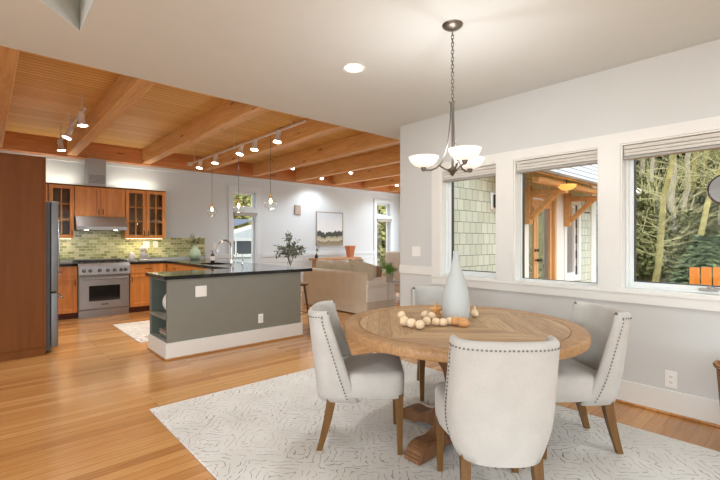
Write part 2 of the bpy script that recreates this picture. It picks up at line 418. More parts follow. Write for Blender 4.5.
# dining ceiling with a raised recess
HOLE = [(.47, 3.33), (.47, 1.1), (-1.43, 1.1)]
t = bmesh.new()
outer = [t.verts.new((x, y, ZC)) for x, y in ((XL, -3.2), (XW, -3.2), (XW, YC), (XR, YC), (XR, YH), (XL, YH))]
inner = [t.verts.new((x, y, ZC)) for x, y in HOLE]
E = [t.edges.new((outer[i], outer[(i+1) % 6])) for i in range(6)] + [t.edges.new((inner[i], inner[(i+1) % 3])) for i in range(3)]
bmesh.ops.triangle_fill(t, edges=E, use_beauty=True)
up = [t.verts.new((x, y, ZC+.55)) for x, y in HOLE]
for i in range(3): t.faces.new((inner[i], inner[(i+1) % 3], up[(i+1) % 3], up[i]))
t.faces.new(up)
mb = MB(); mb._add(t)
mb.box(XL, XR, YH, YH+.1, ZC, 3.3)
mb.box(XL-.1, XW+.2, -3.3, YH, 3.32, 3.4)
struct(mb.build('ceiling', ceil_m))
struct(MB().box(XL, XR+.2, YH+.1, YB+.2, 3.05, 3.12).build('ceiling_boards', deckwood_m))['label'] = 'fir tongue and groove board ceiling over the kitchen'
for i, x in enumerate((-1.14, .06, 1.05, 2.24, 3.40, 4.56, 5.72, 6.88, 8.0, 9.12)):
    struct(MB().box(x, x+.14, YH+.1, YB-.12, 2.77, 3.05, .008, 1).build('ceiling_beam', beam_m))
o = struct(MB().box(XL, XR, YB-.14, YB, 2.75, 3.05, .006, 1).build('ceiling_beam', beamx_m))
struct(MB().box(-.3, XR, YB-.03, YB, 2.68, 2.75, .006, 1).build('trim_2', livtrim_m))
# chair rails, wainscot, baseboards
struct(MB().box(XW-.02, XW, 2.975, YC, .897, .995, .004, 1).build('trim_3', white_m))
for i, (a, b) in enumerate(((3.5, 4.03), (4.83, 8.54), (9.36, XR))):
    mb = MB().box(a, b, YB-.03, YB, .895, .99, .004, 1)
    for k in range(5): mb.box(a, b, YB-.012, YB, .16+k*.147, .16+k*.147+.14, .004, 1)
    struct(mb.build(f'trim_{4+i}', livtrim_m))
struct(MB().box(XW-.02, XW, -3.2, YC, 0, .18, .004, 1).build('baseboard_right', white_m))
struct(MB().box(3.5, XR, YB-.02, YB, 0, .155, .004, 1).build('baseboard_back', white_m))
struct(MB().box(XW-.034, XW-.02, -3.2, YC, 0, .02, .005, 1).build('trim_8', floor_m))
# window casing running round the three dining windows
mb = MB(); wallboxes(mb, 'x', XW-.024, XW, -.10, 2.975, .805, 2.16, WIN)
mb.box(XW-.034, XW-.0245, -.10, 2.975, .875, .895, .003, 1)
struct(mb.build('trim_7', white_m))

def FR(a, b, c_, d, q): return ((a, a+q, c_, d), (b-q, b, c_, d), (a+q, b-q, c_, c_+q), (a+q, b-q, d-q, d))
def dining_window(i, y0, y1, crank):
    z0, z1 = .90, 2.07
    w = thing(f'window_{i}', '', 'window'); del w['label']; del w['category']; struct(w)
    mb = MB()                                            # jamb liner
    for (a, b, c_, d) in FR(y0, y1, z0, z1, .012):
        mb.box(XW-.01, XW+.17, a, b, c_, d)
    mb.build('jamb', white_m, w)
    mb = MB(); q = .05 if i != 2 else .014; X0, X1 = XW+.10, XW+.16
    a, b, c_, d = y0+.012, y1-.012, z0+.012, z1-.012
    for bx in FR(a, b, c_, d, q): mb.box(X0, X1, *bx, b=.004, seg=1)
    if i != 2: mb.box(X0-.03, X0-.001, a, b-.021, c_, c_+.02, .004, 1); mb.box(X0-.03, X0-.001, b-.02, b, c_, d, .004, 1)
    mb.build('sash', sash_m, w)
    mb = MB(); g = .007 if i != 2 else .003
    a += q; b -= q; c_ += q; d -= q
    for bx in FR(a, b, c_, d, g): mb.box(X0+.01, X1-.01, *bx)
    mb.build('gasket', dark_m, w)
    MB().box(X0+.028, X0+.033, a, b, c_, d).build('pane', gwin_m, w)
    if crank:
        ym = (y0+y1)/2
        h = MB().box(X0-.055, X0, ym-.05, ym+.06, z0+.034, z0+.05, .005, 2).box(X0-.06, X0-.035, ym-.012, ym+.012, z0+.05, z0+.07, .006, 2)
        h.tube([(X0-.05, ym, z0+.065), (X0-.06, ym-.04, z0+.06), (X0-.06, ym-.09, z0+.052)], .006, 8)
        h.build('crank_handle', blinddk_m, w, True)
for i, ((a, b, _, _), cr) in enumerate(zip(WIN, (True, False, False))): dining_window(i+1, a, b, cr)
for (a, b, _, _), lab in zip(WIN, ('gathered off-white blind above the wide forest window', 'gathered off-white blind above the window facing the timber porch', 'gathered off-white blind above the window facing green shingles')):
    t_ = thing('cellular_blind', lab, 'blind', (XW+.05, (a+b)/2, 2.055))
    h = (b-a)/2-.014
    MB().box(-.04, .035, -h, h, -.03, 0, .005, 2).build('head_rail', blind_m, t_)
    mb = MB()
    for k in range(2): mb.box(-.036, .03, -h+.002, h-.002, -.031-.026*(k+1), -.033-.026*k, .004, 2)
    mb.build('pleats', blind_m, t_)
    MB().box(-.038, .032, -h, h, -.108, -.086, .005, 2).build('bottom_rail', blinddk_m, t_)

def back_window(i, x0, x1, z0, z1, label=None):
    w = thing(f'window_{i}', '', 'x'); del w['label']; del w['category']; struct(w)
    mb = MB(); q = .045
    for bx in FR(x0, x1, z0, z1, q): mb.box(bx[0], bx[1], YB+.08, YB+.14, bx[2], bx[3], .005, 1)
    mb.build('sash', sash_m, w)
    MB().box(x0+q, x1-q, YB+.105, YB+.11, z0+q, z1-q).build('pane', gwin_m, w)
for i, (a, b, c_, d) in enumerate(BW): back_window(4+i, a, b, c_, d)
for k, (a, b) in enumerate(((4.15, 4.71), (8.66, 9.24))):
    mb = MB(); e = .12
    for bx in ((a-e, a, .15, 2.40), (b, b+e, .15, 2.40), (a-e, b+e, 2.40, 2.52), (a, b, 1.93, 2.04), (a-e, b+e, .05, .15)): mb.box(bx[0], bx[1], YB-.025, YB, bx[2], bx[3], .003, 1)
    struct(mb.build(f'trim_{9+k}', livtrim_m))
    t_ = thing('roller_blind', ('rolled grey blind at the top of the tall window behind the sink', 'rolled grey blind at the top of the tall window behind the sofa')[k], 'blind', ((a+b)/2, YB-.04, 1.90))
    MB().cyl((-(b-a)/2-.01, 0, 0), ((b-a)/2+.01, 0, 0), .028).build('roll', blinddk_m, t_, True)
    MB().box(-(b-a)/2+.0, (b-a)/2, -.03, -.02, -.055, -.01, .003, 1).build('valance', blinddk_m, t_)
# side panel of the long drawn blind at the tall window
# ------------------------------------------------------------------ dining rug, table, chairs
tag(MB().box(.93, 3.32, .15, 3.43, .001, .013, .004, 2).build('area_rug', rug_m), 'large ivory rug with broken grey zigzag lines under the dining table', 'rug')
RZ = .014
TX = RD(.648, 2.72)
tb = thing('dining_table', 'round light wood dining table with diagonal plank inlay on a carved pedestal', 'table', (TX.x, TX.y, RZ), 0)
zt = .76-RZ; R = .755
MB().lathe([(0, zt-.045), (R-.105, zt-.045), (R-.105, zt), (0, zt)], n=96).build('tabletop', tabletop_m, tb)
MB().lathe([(R-.102, zt-.05), (R-.015, zt-.055), (R-.003, zt-.05), (R, zt-.04), (R, zt-.012), (R-.004, zt-.003), (R-.012, zt+.001), (R-.098, zt+.001), (R-.102, zt-.003)], n=96, close=True).build('rim', tablerim_m, tb, True)
mb = MB()
for a in (0, PI/2): mb.box(-.5, .5, -.045, .045, zt-.115, zt-.055, .01, 2, Matrix.Rotation(a, 4, 'Z'))
mb.box(-.16, .16, -.16, .16, zt-.14, zt-.10, .01, 2)
mb.build('apron', ped_m, tb)
def sqr(prof, n=4):
    rings = []
    for h, z in prof:
        k = h*.12; pts = []
        for sx, sy in ((1, 1), (-1, 1), (-1, -1), (1, -1)):
            if sx*sy > 0: pts += [(sx*h, sy*(h-k), z), (sx*(h-k), sy*h, z)]
            else: pts += [(sx*(h-k), sy*h, z), (sx*h, sy*(h-k), z)]
        rings.append(pts)
    return rings
MB().loft(sqr([(.15, .12), (.15, .15), (.13, .17), (.10, .22), (.075, .29), (.068, .36), (.078, .43), (.11, .50), (.15, .555), (.155, zt-.15)])).loft(sqr([(.155, zt-.15), (.155, zt-.13)])).build('pedestal', ped_m, tb, True, ang=50)
foot = [(0, .15), (.15, .15), (.18, .142), (.21, .118), (.24, .098), (.28, .088), (.32, .090), (.36, .096), (.40, .092), (.435, .076), (.455, .055), (.46, .04), (.472, .034), (.475, .022), (.475, 0), (.33, 0), (.30, .018), (.24, .028), (.16, .03), (0, .03)]
for a in range(4):
    mb = MB(); mb.prism(foot, -.062, .062, 'y', .008)
    o = mb.build('foot', ped_m, tb); o.rotation_euler = (0, 0, a*PI/2)
# chairs --------------------------------------------------------------
def make_chair():
    ch = thing('dining_chair', '', 'chair')
    hwM, zB, zT = .245, .298, .838
    nv, nt = 14, 29
    def prm(v):
        hw = hwM*(1-.20*max(0, (1-v/.42))**2.0) - .010*v
        yb = -.312-.058*v
        dep = .258-.122*min(1, v/.9)
        return hw, yb, dep
    def outer_p(t_, v, off):
        hw, yb, dep = prm(v)
        a = t_*PI/2; s = math.copysign(abs(math.sin(a))**.80, a); c_ = abs(math.cos(a))**.50
        hw -= off*.85; y0 = yb+off
        lift = .006*abs(t_)**2.2*v
        return (hw*s, y0+(dep-off*.0)*(1-c_)*(1 if off == 0 else (dep-off)/dep), zB+(zT-zB)*v+lift)
    grid_o = [[outer_p(-1+2*j/(nt-1), i/(nv-1), 0) for j in range(nt)] for i in range(nv)]
    grid_i = [[outer_p(-1+2*j/(nt-1), i/(nv-1), .044) for j in range(nt)] for i in range(nv)]
    # soften the top
    t = bmesh.new()
    O = [[t.verts.new(p) for p in r] for r in grid_o]; I = [[t.verts.new(p) for p in r] for r in grid_i]
    for i in range(nv-1):
        for j in range(nt-1):
            t.faces.new((O[i][j], O[i][j+1], O[i+1][j+1], O[i+1][j])); t.faces.new((I[i][j], I[i+1][j], I[i+1][j+1], I[i][j+1]))
    for j in range(nt-1):
        t.faces.new((O[0][j], I[0][j], I[0][j+1], O[0][j+1]))
    def strip(A, B):      # rounded edge between outer and inner borders
        prev = A
        for k, (f, bl) in enumerate(((.25, .011), (.5, .015), (.75, .011))):
            row_ = []
            for q, (a, b) in enumerate(zip(A, B)):
                p = a.co.lerp(b.co, f); d = bulge(q, A) * bl
                row_.append(t.verts.new(p+d))
            for q in range(len(A)-1): t.faces.new((prev[q], prev[q+1], row_[q+1], row_[q]))
            prev = row_
        for q in range(len(A)-1): t.faces.new((prev[q], prev[q+1], B[q+1], B[q]))
    bulge = lambda q, A: Vector((0, 0, 1)); strip(O[-1], I[-1])
    bulge = lambda q, A: Vector((0, 1, 0)); strip([O[i][0] for i in range(nv)], [I[i][0] for i in range(nv)]); strip([O[i][-1] for i in range(nv)], [I[i][-1] for i in range(nv)])
    bmesh.ops.remove_doubles(t, verts=t.verts, dist=.0005)
    bmesh.ops.recalc_face_normals(t, faces=t.faces)
    mb = MB(); mb._add(t); mb.build('backrest', fab_m, ch, True, ang=75)
    # nailheads along top and both front edges of the outer face
    mb = MB(); path = []; fine = [outer_p(-.985+1.97*k/600, .965, 0) for k in range(601)]; acc = [0]
    for k in range(600): acc.append(acc[-1]+(Vector(fine[k+1])-Vector(fine[k])).length)
    def at_len(f):
        L_ = f*acc[-1]; k = min(range(601), key=lambda q: abs(acc[q]-L_)); return fine[k]
    for k in range(25): path.append(('v', -1, .05+.90*k/24)); path.append(('v', 1, .05+.90*k/24))
    for k in range(32): path.append(('t', (k+.5)/32, 1))
    for kind, a, b in path:
        if kind == 'v':
            p = Vector(outer_p(a*.985, b, 0)); p = Vector((p.x+a*.002, p.y-.012, p.z)); sq = (.5, 1, 1)
        else:
            p = Vector(at_len(a)); cdir = Vector((p.x, -.1, 0)).normalized(); p += cdir*.001; sq = (1, .8, 1)
        mb.ball(p, .0055, sq, 6, 4)
    mb.build('nailhead_trim', nail_m, ch, True)
    # seat: crowned cushion, slightly wider at front
    rings = []
    for z, inset, in ((.335, .012), (.342, .002), (.40, 0), (.455, .0), (.478, .010), (.488, .03), (.493, .07), (.496, .14)):
        pts = []; n = 40
        for k in range(n):
            a = 2*PI*k/n; ex = .28
            x = math.copysign(abs(math.cos(a))**ex, math.cos(a)); y = math.copysign(abs(math.sin(a))**ex, math.sin(a))
            w = .243-.045*(y < 0)*abs(y)
            pts.append((x*(w-inset), (y*(.225-inset))+.012, z+(.010*y if z > .45 else 0)))
        rings.append(pts)
    MB().loft(rings).build('seat', fab_m, ch, True, ang=60)
    for s in (-1, 1):
        rings = []
        for z, w, y in ((0, .015, .205), (.15, .018, .203), (.36, .024, .2)):
            rings.append([(s*.208+dx*w, y+dy*w, z) for dx, dy in ((1, 1), (-1, 1), (-1, -1), (1, -1))])
        MB().loft(rings).build('leg', leg_m, ch)
        rings = []
        for z, w, y in ((0, .015, -.285), (.08, .0175, -.262), (.18, .021, -.236), (.28, .024, -.216), (.37, .026, -.206)):
            rings.append([(s*.158+dx*w*.9+s*(.37-z)*.03, y+dy*w*1.15, z) for dx, dy in ((1, 1), (-1, 1), (-1, -1), (1, -1))])
        MB().loft(rings).build('leg', leg_m, ch, True, ang=40)
    return ch
chair = make_chair()
def facing(fr, fd):
    f = RD(fr, fd); return math.atan2(-f.x, f.y)
CH = [((.040, 2.715), (1, -.02), 'oatmeal linen dining chair seen from its side, nearest the kitchen peninsula'),
      ((.648, 2.115), (.03, 1), 'oatmeal linen dining chair turning its whole nailhead-edged back, in front of the table'),
      ((1.275, 2.67), (-1, -.04), 'oatmeal linen dining chair between the table and the wall outlet'),
      ((.705, 3.54), (0, -1), 'pale dining chair at the far side of the table behind the white vase')]
for i, (p, f, lab) in enumerate(CH):
    L = RD(*p, RZ); c_ = chair if i == 0 else dup(chair)
    c_.location = L; c_.rotation_euler = (0, 0, facing(*f)); c_['label'] = lab; c_['group'] = 'linen chairs round the dining table'
# vase and beads
vp = RD(.655, 2.84, .7612)
tag(MB().lathe([(0, 0), (.072, 0), (.082, .006), (.088, .03), (.092, .08), (.093, .12), (.088, .17), (.074, .225), (.056, .28), (.040, .33), (.029, .375), (.022, .41), (.019, .44), (.020, .462), (.017, .464), (.014, .45), (.014, .42), (0, .41)], n=48).build('bottle_vase', vase_m, None, True), 'tall matte white bottle vase standing on the round table', 'vase').location = vp
def tp(px, py, z):           # where a sight line at this angle meets the table plane
    s = (1.3-z)/(py-240); return RD((px-360)*s, 416*s, z)
g_ = thing('bead_garland', 'string of large pale wooden beads lying curled on the table by the vase', 'garland', tp(430, 322, .7612))
loc = g_.location.copy()
seq = [(404.5, 321), (411.5, 323), (420, 324.5), (426.5, 321), (431.5, 316), (436, 321.5), (443, 322), (449.5, 321)]
bp = []
for k, (px, py) in enumerate(seq):
    r = (.031, .030, .029, .028, .027, .026, .026, .025)[k]
    p = tp(px, py, .7612+r)-Vector(loc); bp.append(p)
extra = [(401.5, 315, .028), (425.0, 314.5, .026)]
for px, py, r in extra:
    p = tp(px, py, .7612+r)-Vector(loc)
    MB().ball((0, 0, 0), r, (1, 1, .96), 20, 12).build('bead', bead_m, g_, True).location = p
for k, p in enumerate(bp):
    r = (.031, .030, .029, .028, .027, .026, .026, .025)[k]
    MB().ball((0, 0, 0), r, (1, 1, .96), 20, 12).build('bead', bead_m, g_, True).location = p
MB().tube([tp(402.5, 315.5, .786)-loc]+bp, .003, 6).build('string', bead_m, g_)
# carved wooden end piece of garland
a = tp(452, 321, .787)-loc; b = tp(466, 323.5, .783)-loc
d = (b-a).normalized(); Mx = Matrix.Translation(a+Vector((0, 0, .004))) @ d.to_track_quat('Z', 'Y').to_matrix().to_4x4() @ Matrix.Diagonal((1.15, 1.15, 1.05, 1))
MB().lathe([(0, -.004), (.014, 0), (.024, .012), (.026, .025), (.018, .038), (.017, .045), (.026, .055), (.028, .075), (.022, .095), (.010, .105), (.006, .100), (0, .098)], n=24, M=Mx).build('carved_end_knob', star_m, g_, True, label='honey brown turned knob')
st = thing('wooden_star', 'small honey coloured wooden star leaning behind the beads', 'ornament', tp(436, 317, .7612))
mb = MB(); pts = []
for k in range(10):
    r_ = .06 if k % 2 == 0 else .027
    pts.append((r_*math.sin(k*PI/5), r_*math.cos(k*PI/5)))
t = bmesh.new()
A = [t.verts.new((x, -.006, z)) for x, z in pts]; B = [t.verts.new((x, .006, z)) for x, z in pts]
c0 = t.verts.new((0, -.02, 0)); c1 = t.verts.new((0, .02, 0))
for i in range(10):
    j = (i+1) % 10; t.faces.new((A[i], A[j], c0)); t.faces.new((B[j], B[i], c1)); t.faces.new((A[i], B[i], B[j], A[j]))
bmesh.ops.recalc_face_normals(t, faces=t.faces)
mb._add(t, Matrix.Translation((0, 0, .047)) @ Matrix.Rotation(-.75, 4, 'Z') @ Matrix.Rotation(-.25, 4, 'X'))
mb.build('star_body', star_m, st)
sh = thing('wooden_tassel', 'small pale carved wooden knob lying behind the right of the vase', 'ornament', tp(474.5, 317, .7612))
MB().lathe([(0, 0), (.015, .002), (.026, .012), (.028, .028), (.02, .042), (.012, .05), (.012, .058), (0, .062)], n=20).build('knob', bead_m, sh, True)
MB().ball((0, 0, .066), .009, (1, 1, 1), 12, 8).build('tip', bead_m, sh, True)
# basket by the wall at the frame's edge
bk = thing('wicker_basket', 'brown wicker basket standing by the wall under the forest window', 'basket', (3.42, .27, .0))
MB().lathe([(0, .0), (.13, .0), (.14, .02), (.175, .50), (.182, .52), (.165, .52), (.13, .03), (0, .02)], n=40).build('woven_body', wicker_m, bk, True)
mb = MB()
pts = [(.178*math.cos(a*PI/24), .178*math.sin(a*PI/24), .522+.004*math.sin(a*4)) for a in range(48)]
mb.tube(pts+[pts[0]], .013, 8).build('rim', wicker_m, bk, True)

# ------------------------------------------------------------------ chandelier
CX = RD(.602, 2.708)
cd = thing('chandelier', 'pewter three-arm chandelier with white glass bowls hanging over the table', 'chandelier', (CX.x, CX.y, ZC))
MB().lathe([(0, -.032), (.012, -.034), (.02, -.03), (.045, -.024), (.064, -.01), (.067, 0), (0, 0)], n=40).build('canopy', nickel_m, cd, True)
mb = MB(); z = -.045; k = 0
while z > -.50:
    L = .030
    M_ = Matrix.Translation((0, 0, z-L/2+.004)) @ Matrix.Rotation(PI/2*(k % 2)+.3, 4, 'Z')
    pts = [M_ @ Vector((.0085*math.cos(a*PI/6), 0, (L*.5-.0085)*(1 if math.sin(a*PI/6) > 0 else -1 if math.sin(a*PI/6) < 0 else 0)+.0085*math.sin(a*PI/6))) for a in range(12)]
    mb.tube(pts+[pts[0]], .0024, 6, False); z -= L-.006; k += 1
mb.build('chain', nickel_m, cd, True)
zt0, zb0 = -.50, -.955+.0
MB().lathe([(0, zb0-.03), (.012, zb0-.022), (.018, zb0-.008), (.032, zb0+.004), (.034, zb0+.014), (.015, zb0+.024), (.008, zb0+.04), (.006, zt0-.03), (.012, zt0-.01), (.006, zt0), (0, zt0)], n=24).build('stem', nickel_m, cd, True)
for ad in (160, 280, 40):
    v_ = RD(math.cos(math.radians(ad)), math.sin(math.radians(ad)))
    ang = math.atan2(v_.y, v_.x)
    prof = [(.020, -.495), (.012, -.51), (.011, -.54), (.014, -.62), (.022, -.70), (.034, -.78), (.05, -.84), (.075, -.895), (.105, -.925), (.14, -.938), (.17, -.935), (.19, -.925)]
    if True:
        # arms leave the hub low, curve out and end under the bowl
        arm = MB().tube([(p[0], 0, p[1]) for p in prof], [.0045]*6+[.005, .0055, .006, .0065, .0065, .006], 10)
        arm.lathe([(0, -.945), (.012, -.94), (.016, -.93), (.02, -.915), (0, -.912)], (.19, 0, 0), 16)
        arm.tube([(.02, 0, zb0+.008), (.05, 0, zb0+.02), (.085, 0, -.91)], .006, 8)
        o = arm.build('arm', nickel_m, cd, True); o.rotation_euler = (0, 0, ang)
    bw = MB().lathe([(.0, -.917), (.03, -.915), (.06, -.902), (.085, -.88), (.098, -.852), (.099, -.848), (.094, -.85), (.08, -.877), (.057, -.896), (0, -.908)], (.19, 0, 0), 40)
    o = bw.build('glass_bowl', shade_m, cd, True); o.rotation_euler = (0, 0, ang)

def lamp(kind, name, loc, energy, col=(.97, .98, 1), size=.1, spot=None, target=None, shape=None, sy=None):
    L = bpy.data.lights.new(name, kind); L.energy = energy; L.color = col
    if kind in ('POINT', 'SPOT'): L.shadow_soft_size = size
    if kind == 'AREA': L.size = size
    if kind == 'AREA' and sy: L.shape = 'RECTANGLE'; L.size_y = sy
    elif kind == 'AREA': L.shape = 'DISK'
    if kind == 'SPOT': L.spot_size = spot or 1.4; L.spot_blend = .6
    o = bpy.data.objects.new(name, L); COL.objects.link(o); o.location = loc
    if target is not None:
        o.rotation_euler = (Vector(target)-Vector(loc)).to_track_quat('-Z', 'Y').to_euler()
    return o
for ad in (160, 280, 40):
    v_ = RD(math.cos(math.radians(ad)), math.sin(math.radians(ad)))*.19
    lamp('POINT', 'chandelier_lamp', (CX.x+v_.x, CX.y+v_.y, ZC-.82), 7, size=.03)
# recessed lights in dining ceiling: one in view, others added unseen behind to brighten the room
for i, (x, y) in enumerate(((2.23, 2.55), (-.9, 2.5), (-1.8, -.2), (.9, -1.9), (2.6, -.6), (-1.8, -2.2))):
    dn = thing('recessed_light', 'round recessed light in the white dining ceiling' if i == 0 else 'round recessed ceiling light out of sight behind', 'ceiling light', (x, y, ZC), 0, None if i == 0 else 'recessed lights behind')

    if True:
        MB().lathe([(.072, -.001), (.094, -.006), (.098, -.001), (.098, .0), (.072, .0)], n=40, close=True).build('trim_ring', white_m, dn, True)
        MB().lathe([(0, -.002), (.071, -.002), (.071, -.001), (0, -.001)], n=40).build('lens', hot_m, dn)
    lamp('AREA', 'downlight', (x, y, ZC-.02), 11, size=.14)

# ------------------------------------------------------------------ wall plates
def plate(name, label, cat, loc, rz, w, h, kind):
    t_ = thing(name, label, cat, loc, rz)
    MB().box(-w/2, w/2, -.006, 0, -h/2, h/2, .003, 2).build('cover_plate', plate_m, t_)
    n = max(1, round(w/.055)) if kind == 'switch' else max(1, round(w/.09))
    for k in range(n):
        x = (k-(n-1)/2)*.046
        if kind == 'switch': MB().box(x-.016, x+.016, -.010, -.006, -.033, .033, .002, 1).build('rocker', plate_m, t_)
        else:
            for z in (-.02, .02):
                s_ = MB().box(x-.017, x+.017, -.009, -.006, z-.015, z+.015, .004, 2).build('socket', plate_m, t_)
                MB().box(x-.008, x-.005, -.0095, -.0088, z-.004, z+.006).box(x+.005, x+.008, -.0095, -.0088, z-.004, z+.006).box(x-.002, x+.002, -.0095, -.0088, z-.011, z-.007).build('slots', dark_m, s_)
    return t_
R90 = -PI/2
plate('light_switch', 'white double light switch on the grey wall beside the shingle-facing window', 'switch', (XW, 3.22, 1.165), R90, .13, .12, 'switch')
plate('power_outlet', 'white outlet low on the grey dining wall above the baseboard', 'outlet', (XW, .753, .262), R90, .075, .125, 'outlet')
plate('power_outlet', 'small white outlet low on the grey peninsula panel', 'outlet', (2.585, 4.748, .31), 0, .07, .115, 'outlet')
plate('light_switch', 'square white switch plate high on the peninsula panel', 'switch', (1.83, 4.748, .715), 0, .13, .125, 'switch')
plate('light_switch', 'white switch plate on green tile, nearer the range', 'switch', (2.34, YB-.012, 1.215), 0, .115, .12, 'switch')
plate('power_outlet', 'white outlet plate on green tile, further from the range', 'outlet', (2.51, YB-.012, 1.215), 0, .09, .12, 'outlet')
plate('power_outlet', 'small white outlet on the white wall right of the green tile', 'outlet', (3.72, YB, 1.17), 0, .07, .115, 'outlet')

# ------------------------------------------------------------------ kitchen
tag(MB().box(.3, 3.50, YB-.012, YB-.001, .95, 1.345).box(1.13, 1.90, YB-.012, YB-.001, 1.345, 1.75).build('tile_backsplash', tile_m), 'green glass subway tile backsplash behind the range', 'backsplash')['kind'] = 'structure'
def shaker(mb, x0, x1, z0, z1, y=0, q=.06):
    mb.box(x0, x0+q, y-.022, y, z0, z1, .002, 1); mb.box(x1-q, x1, y-.022, y, z0, z1, .002, 1)
    mb.box(x0+q, x1-q, y-.022, y, z0, z0+q, .002, 1); mb.box(x0+q, x1-q, y-.022, y, z1-q, z1, .002, 1)
    mb.box(x0+q-.004, x1-q+.004, y-.005, y, z0+q-.004, z1-q+.004); return mb
def handle(parent, x, z, L, vert, y=-.022):
    mb = MB()
    if vert: mb.tube([(x, y, z-L/2), (x, y-.025, z-L/2+.01), (x, y-.028, z), (x, y-.025, z+L/2-.01), (x, y, z+L/2)], .006, 8)
    else: mb.tube([(x-L/2, y, z), (x-L/2+.01, y-.025, z), (x, y-.028, z), (x+L/2-.01, y-.025, z), (x+L/2, y, z)], .006, 8)
    mb.build('handle', bronze_m, parent, True)
def base_cab(label, loc, rz, w, depth=.62, drawer=True, hl=False, doors=1):
    t_ = thing('base_cabinet', label, 'cabinet', loc, rz)
    MB().box(.0, w, .0, depth, .10, .868).build('cabinet_box', cab_m, t_)
    MB().box(.0, w, .06, depth, 0, .10).build('toe_kick', toe_m, t_)
    zt = .70 if drawer else .86
    for k in range(doors):
        x0 = .004+k*w/doors; x1 = (k+1)*w/doors-.004
        d_ = shaker(MB(), x0, x1, .108, zt-.005).build('door', cab_m, t_)
        hx = x1-.03 if (doors == 1 and not hl) or (doors == 2 and k == 0) else x0+.03
        handle(d_, hx, zt-.10, .10, True)
    if drawer:
        d_ = MB().box(.004, w-.004, -.022, 0, zt+.003, .862, .002, 1).build('drawer', cab_m, t_)
        handle(d_, w/2, (zt+.865)/2, .11, False)
    return t_
YF = 8.24
base_cab('orange wood base cabinet between the fridge and the range', (.60, YF, 0), 0, .53)
base_cab('orange wood base cabinet immediately right of the range', (1.905, YF, 0), 0, .62, hl=True)
XLG = 2.55
base_cab('orange wood cabinet with drawer in the side run, next to the corner', (XLG, 8.20, 0), R90, .88, .58, doors=2)
base_cab('orange wood cabinet in the side run under the sink', (XLG, 7.32, 0), R90, .90, .58, doors=2, drawer=False)
base_cab('orange wood cabinet in the side run meeting the grey peninsula', (XLG, 6.42, 0), R90, .98, .58, doors=2)
MB_ = MB().box(2.527, 3.13, YF, YB-.001, 0, .868)
tag(MB_.build('corner_cabinet', cab_m), 'blind orange wood corner cabinet under the black counter', 'cabinet')
tag(MB().box(3.135, 3.16, 5.46, YB-.001, 0, .868).box(3.16, 3.17, 5.46, YB-.03, 0, .14).build('peninsula_back_panel', pen_m), 'grey painted panel backing the side run towards the living room', 'panel')
# upper cabinets: open-fronted boxes behind doors
def upper(label, x0, x1, z0, z1, kind, doors):
    w = x1-x0; D = .33; t_ = thing('wall_cabinet', label, 'cabinet', (x0, YB-D-.001, z0), 0); h = z1-z0
    mb = MB()
    mb.box(0, .018, 0, D, 0, h).box(w-.018, w, 0, D, 0, h).box(.018, w-.018, 0, D, 0, .018).box(.018, w-.018, 0, D, h-.018, h).box(.018, w-.018, D-.01, D, .018, h-.018)
    mb.build('cabinet_box', cabin_m if kind == 'glass' else cab_m, t_)
    MB().box(-.002, w+.002, -.026, D, h, h+.022, .004, 1).build('top_moulding', panel_m, t_)
    if kind == 'glass':
        for k in (1, 2): MB().box(.018, w-.018, .02, D-.01, h*k/3-.008, h*k/3+.008).build('shelf', cabin_m, t_)
    for k in range(doors):
        a = .003+k*w/doors; b = (k+1)*w/doors-.003
        if kind == 'glass':
            q = .058; mb = MB()
            mb.box(a, a+q, -.022, 0, 0, h, .002, 1).box(b-q, b, -.022, 0, 0, h, .002, 1).box(a+q, b-q, -.022, 0, 0, q, .002, 1).box(a+q, b-q, -.022, 0, h-q, h, .002, 1)
            mb.box((a+b)/2-.008, (a+b)/2+.008, -.02, -.004, q, h-q)
            for kk in (1, 2): mb.box(a+q, b-q, -.02, -.004, q+(h-2*q)*kk/3-.008, q+(h-2*q)*kk/3+.008)
            d_ = mb.build('door', cab_m, t_)
            MB().box(a+q, b-q, -.011, -.008, q, h-q).build('glass_pane', gcab_m, d_)
        else: d_ = shaker(MB(), a, b, .004, h-.004).build('door', cab_m, t_)
        hx = b-.03 if (doors == 2 and k == 0) or doors == 1 else a+.03
        handle(d_, hx, .09, .09, True)
    return t_
UT = 2.225
upper('narrow orange wood wall cabinet with one glass door, by the fridge', .77, 1.125, 1.335, UT, 'glass', 1)
upper('solid two-door orange wall cabinet above the range hood', 1.13, 1.90, 1.71, UT, 'solid', 2)
upper('wide orange wood wall cabinet with two glass doors, right of the hood', 1.905, 2.60, 1.335, UT, 'glass', 2)
upper('plain orange wood wall cabinet in the corner behind the fridge', .32, .765, 1.335, UT, 'solid', 1)
# dishes behind glass
def bowl(x, y, z, r, h, m, label, cat='bowl', grp=None):
    o = MB().lathe([(0, 0), (r*.5, 0), (r*.8, h*.4), (r, h), (r*.94, h), (r*.7, h*.4), (0, h*.15)], n=20).build('bowl' if cat == 'bowl' else 'glass_tumbler', m, None, True)
    o.location = (x, y, z); tag(o, label, cat, grp); return o
h3 = (UT-1.335)/3
zs1 = 1.335+h3+.009; zs2 = 1.335+2*h3+.009
for i, x in enumerate((2.33, 2.44, 2.52)): bowl(x, 8.70, zs1, .05, .055, vase_m, 'white bowl on the middle shelf behind the glass cabinet doors', grp='bowls in the glass cabinet')
for i, x in enumerate((2.0, 2.09, 2.18, 2.33, 2.43)):
    o = MB().lathe([(0, 0), (.03, 0), (.034, .1), (.031, .1), (.027, .006), (0, .006)], n=16).build('glass_tumbler', gclear_m, None, True); o.location = (x, 8.70, 1.335+.019)
    tag(o, 'clear tumbler on the bottom shelf of the wide glass-door cabinet', 'glass', 'tumblers in the glass cabinet')
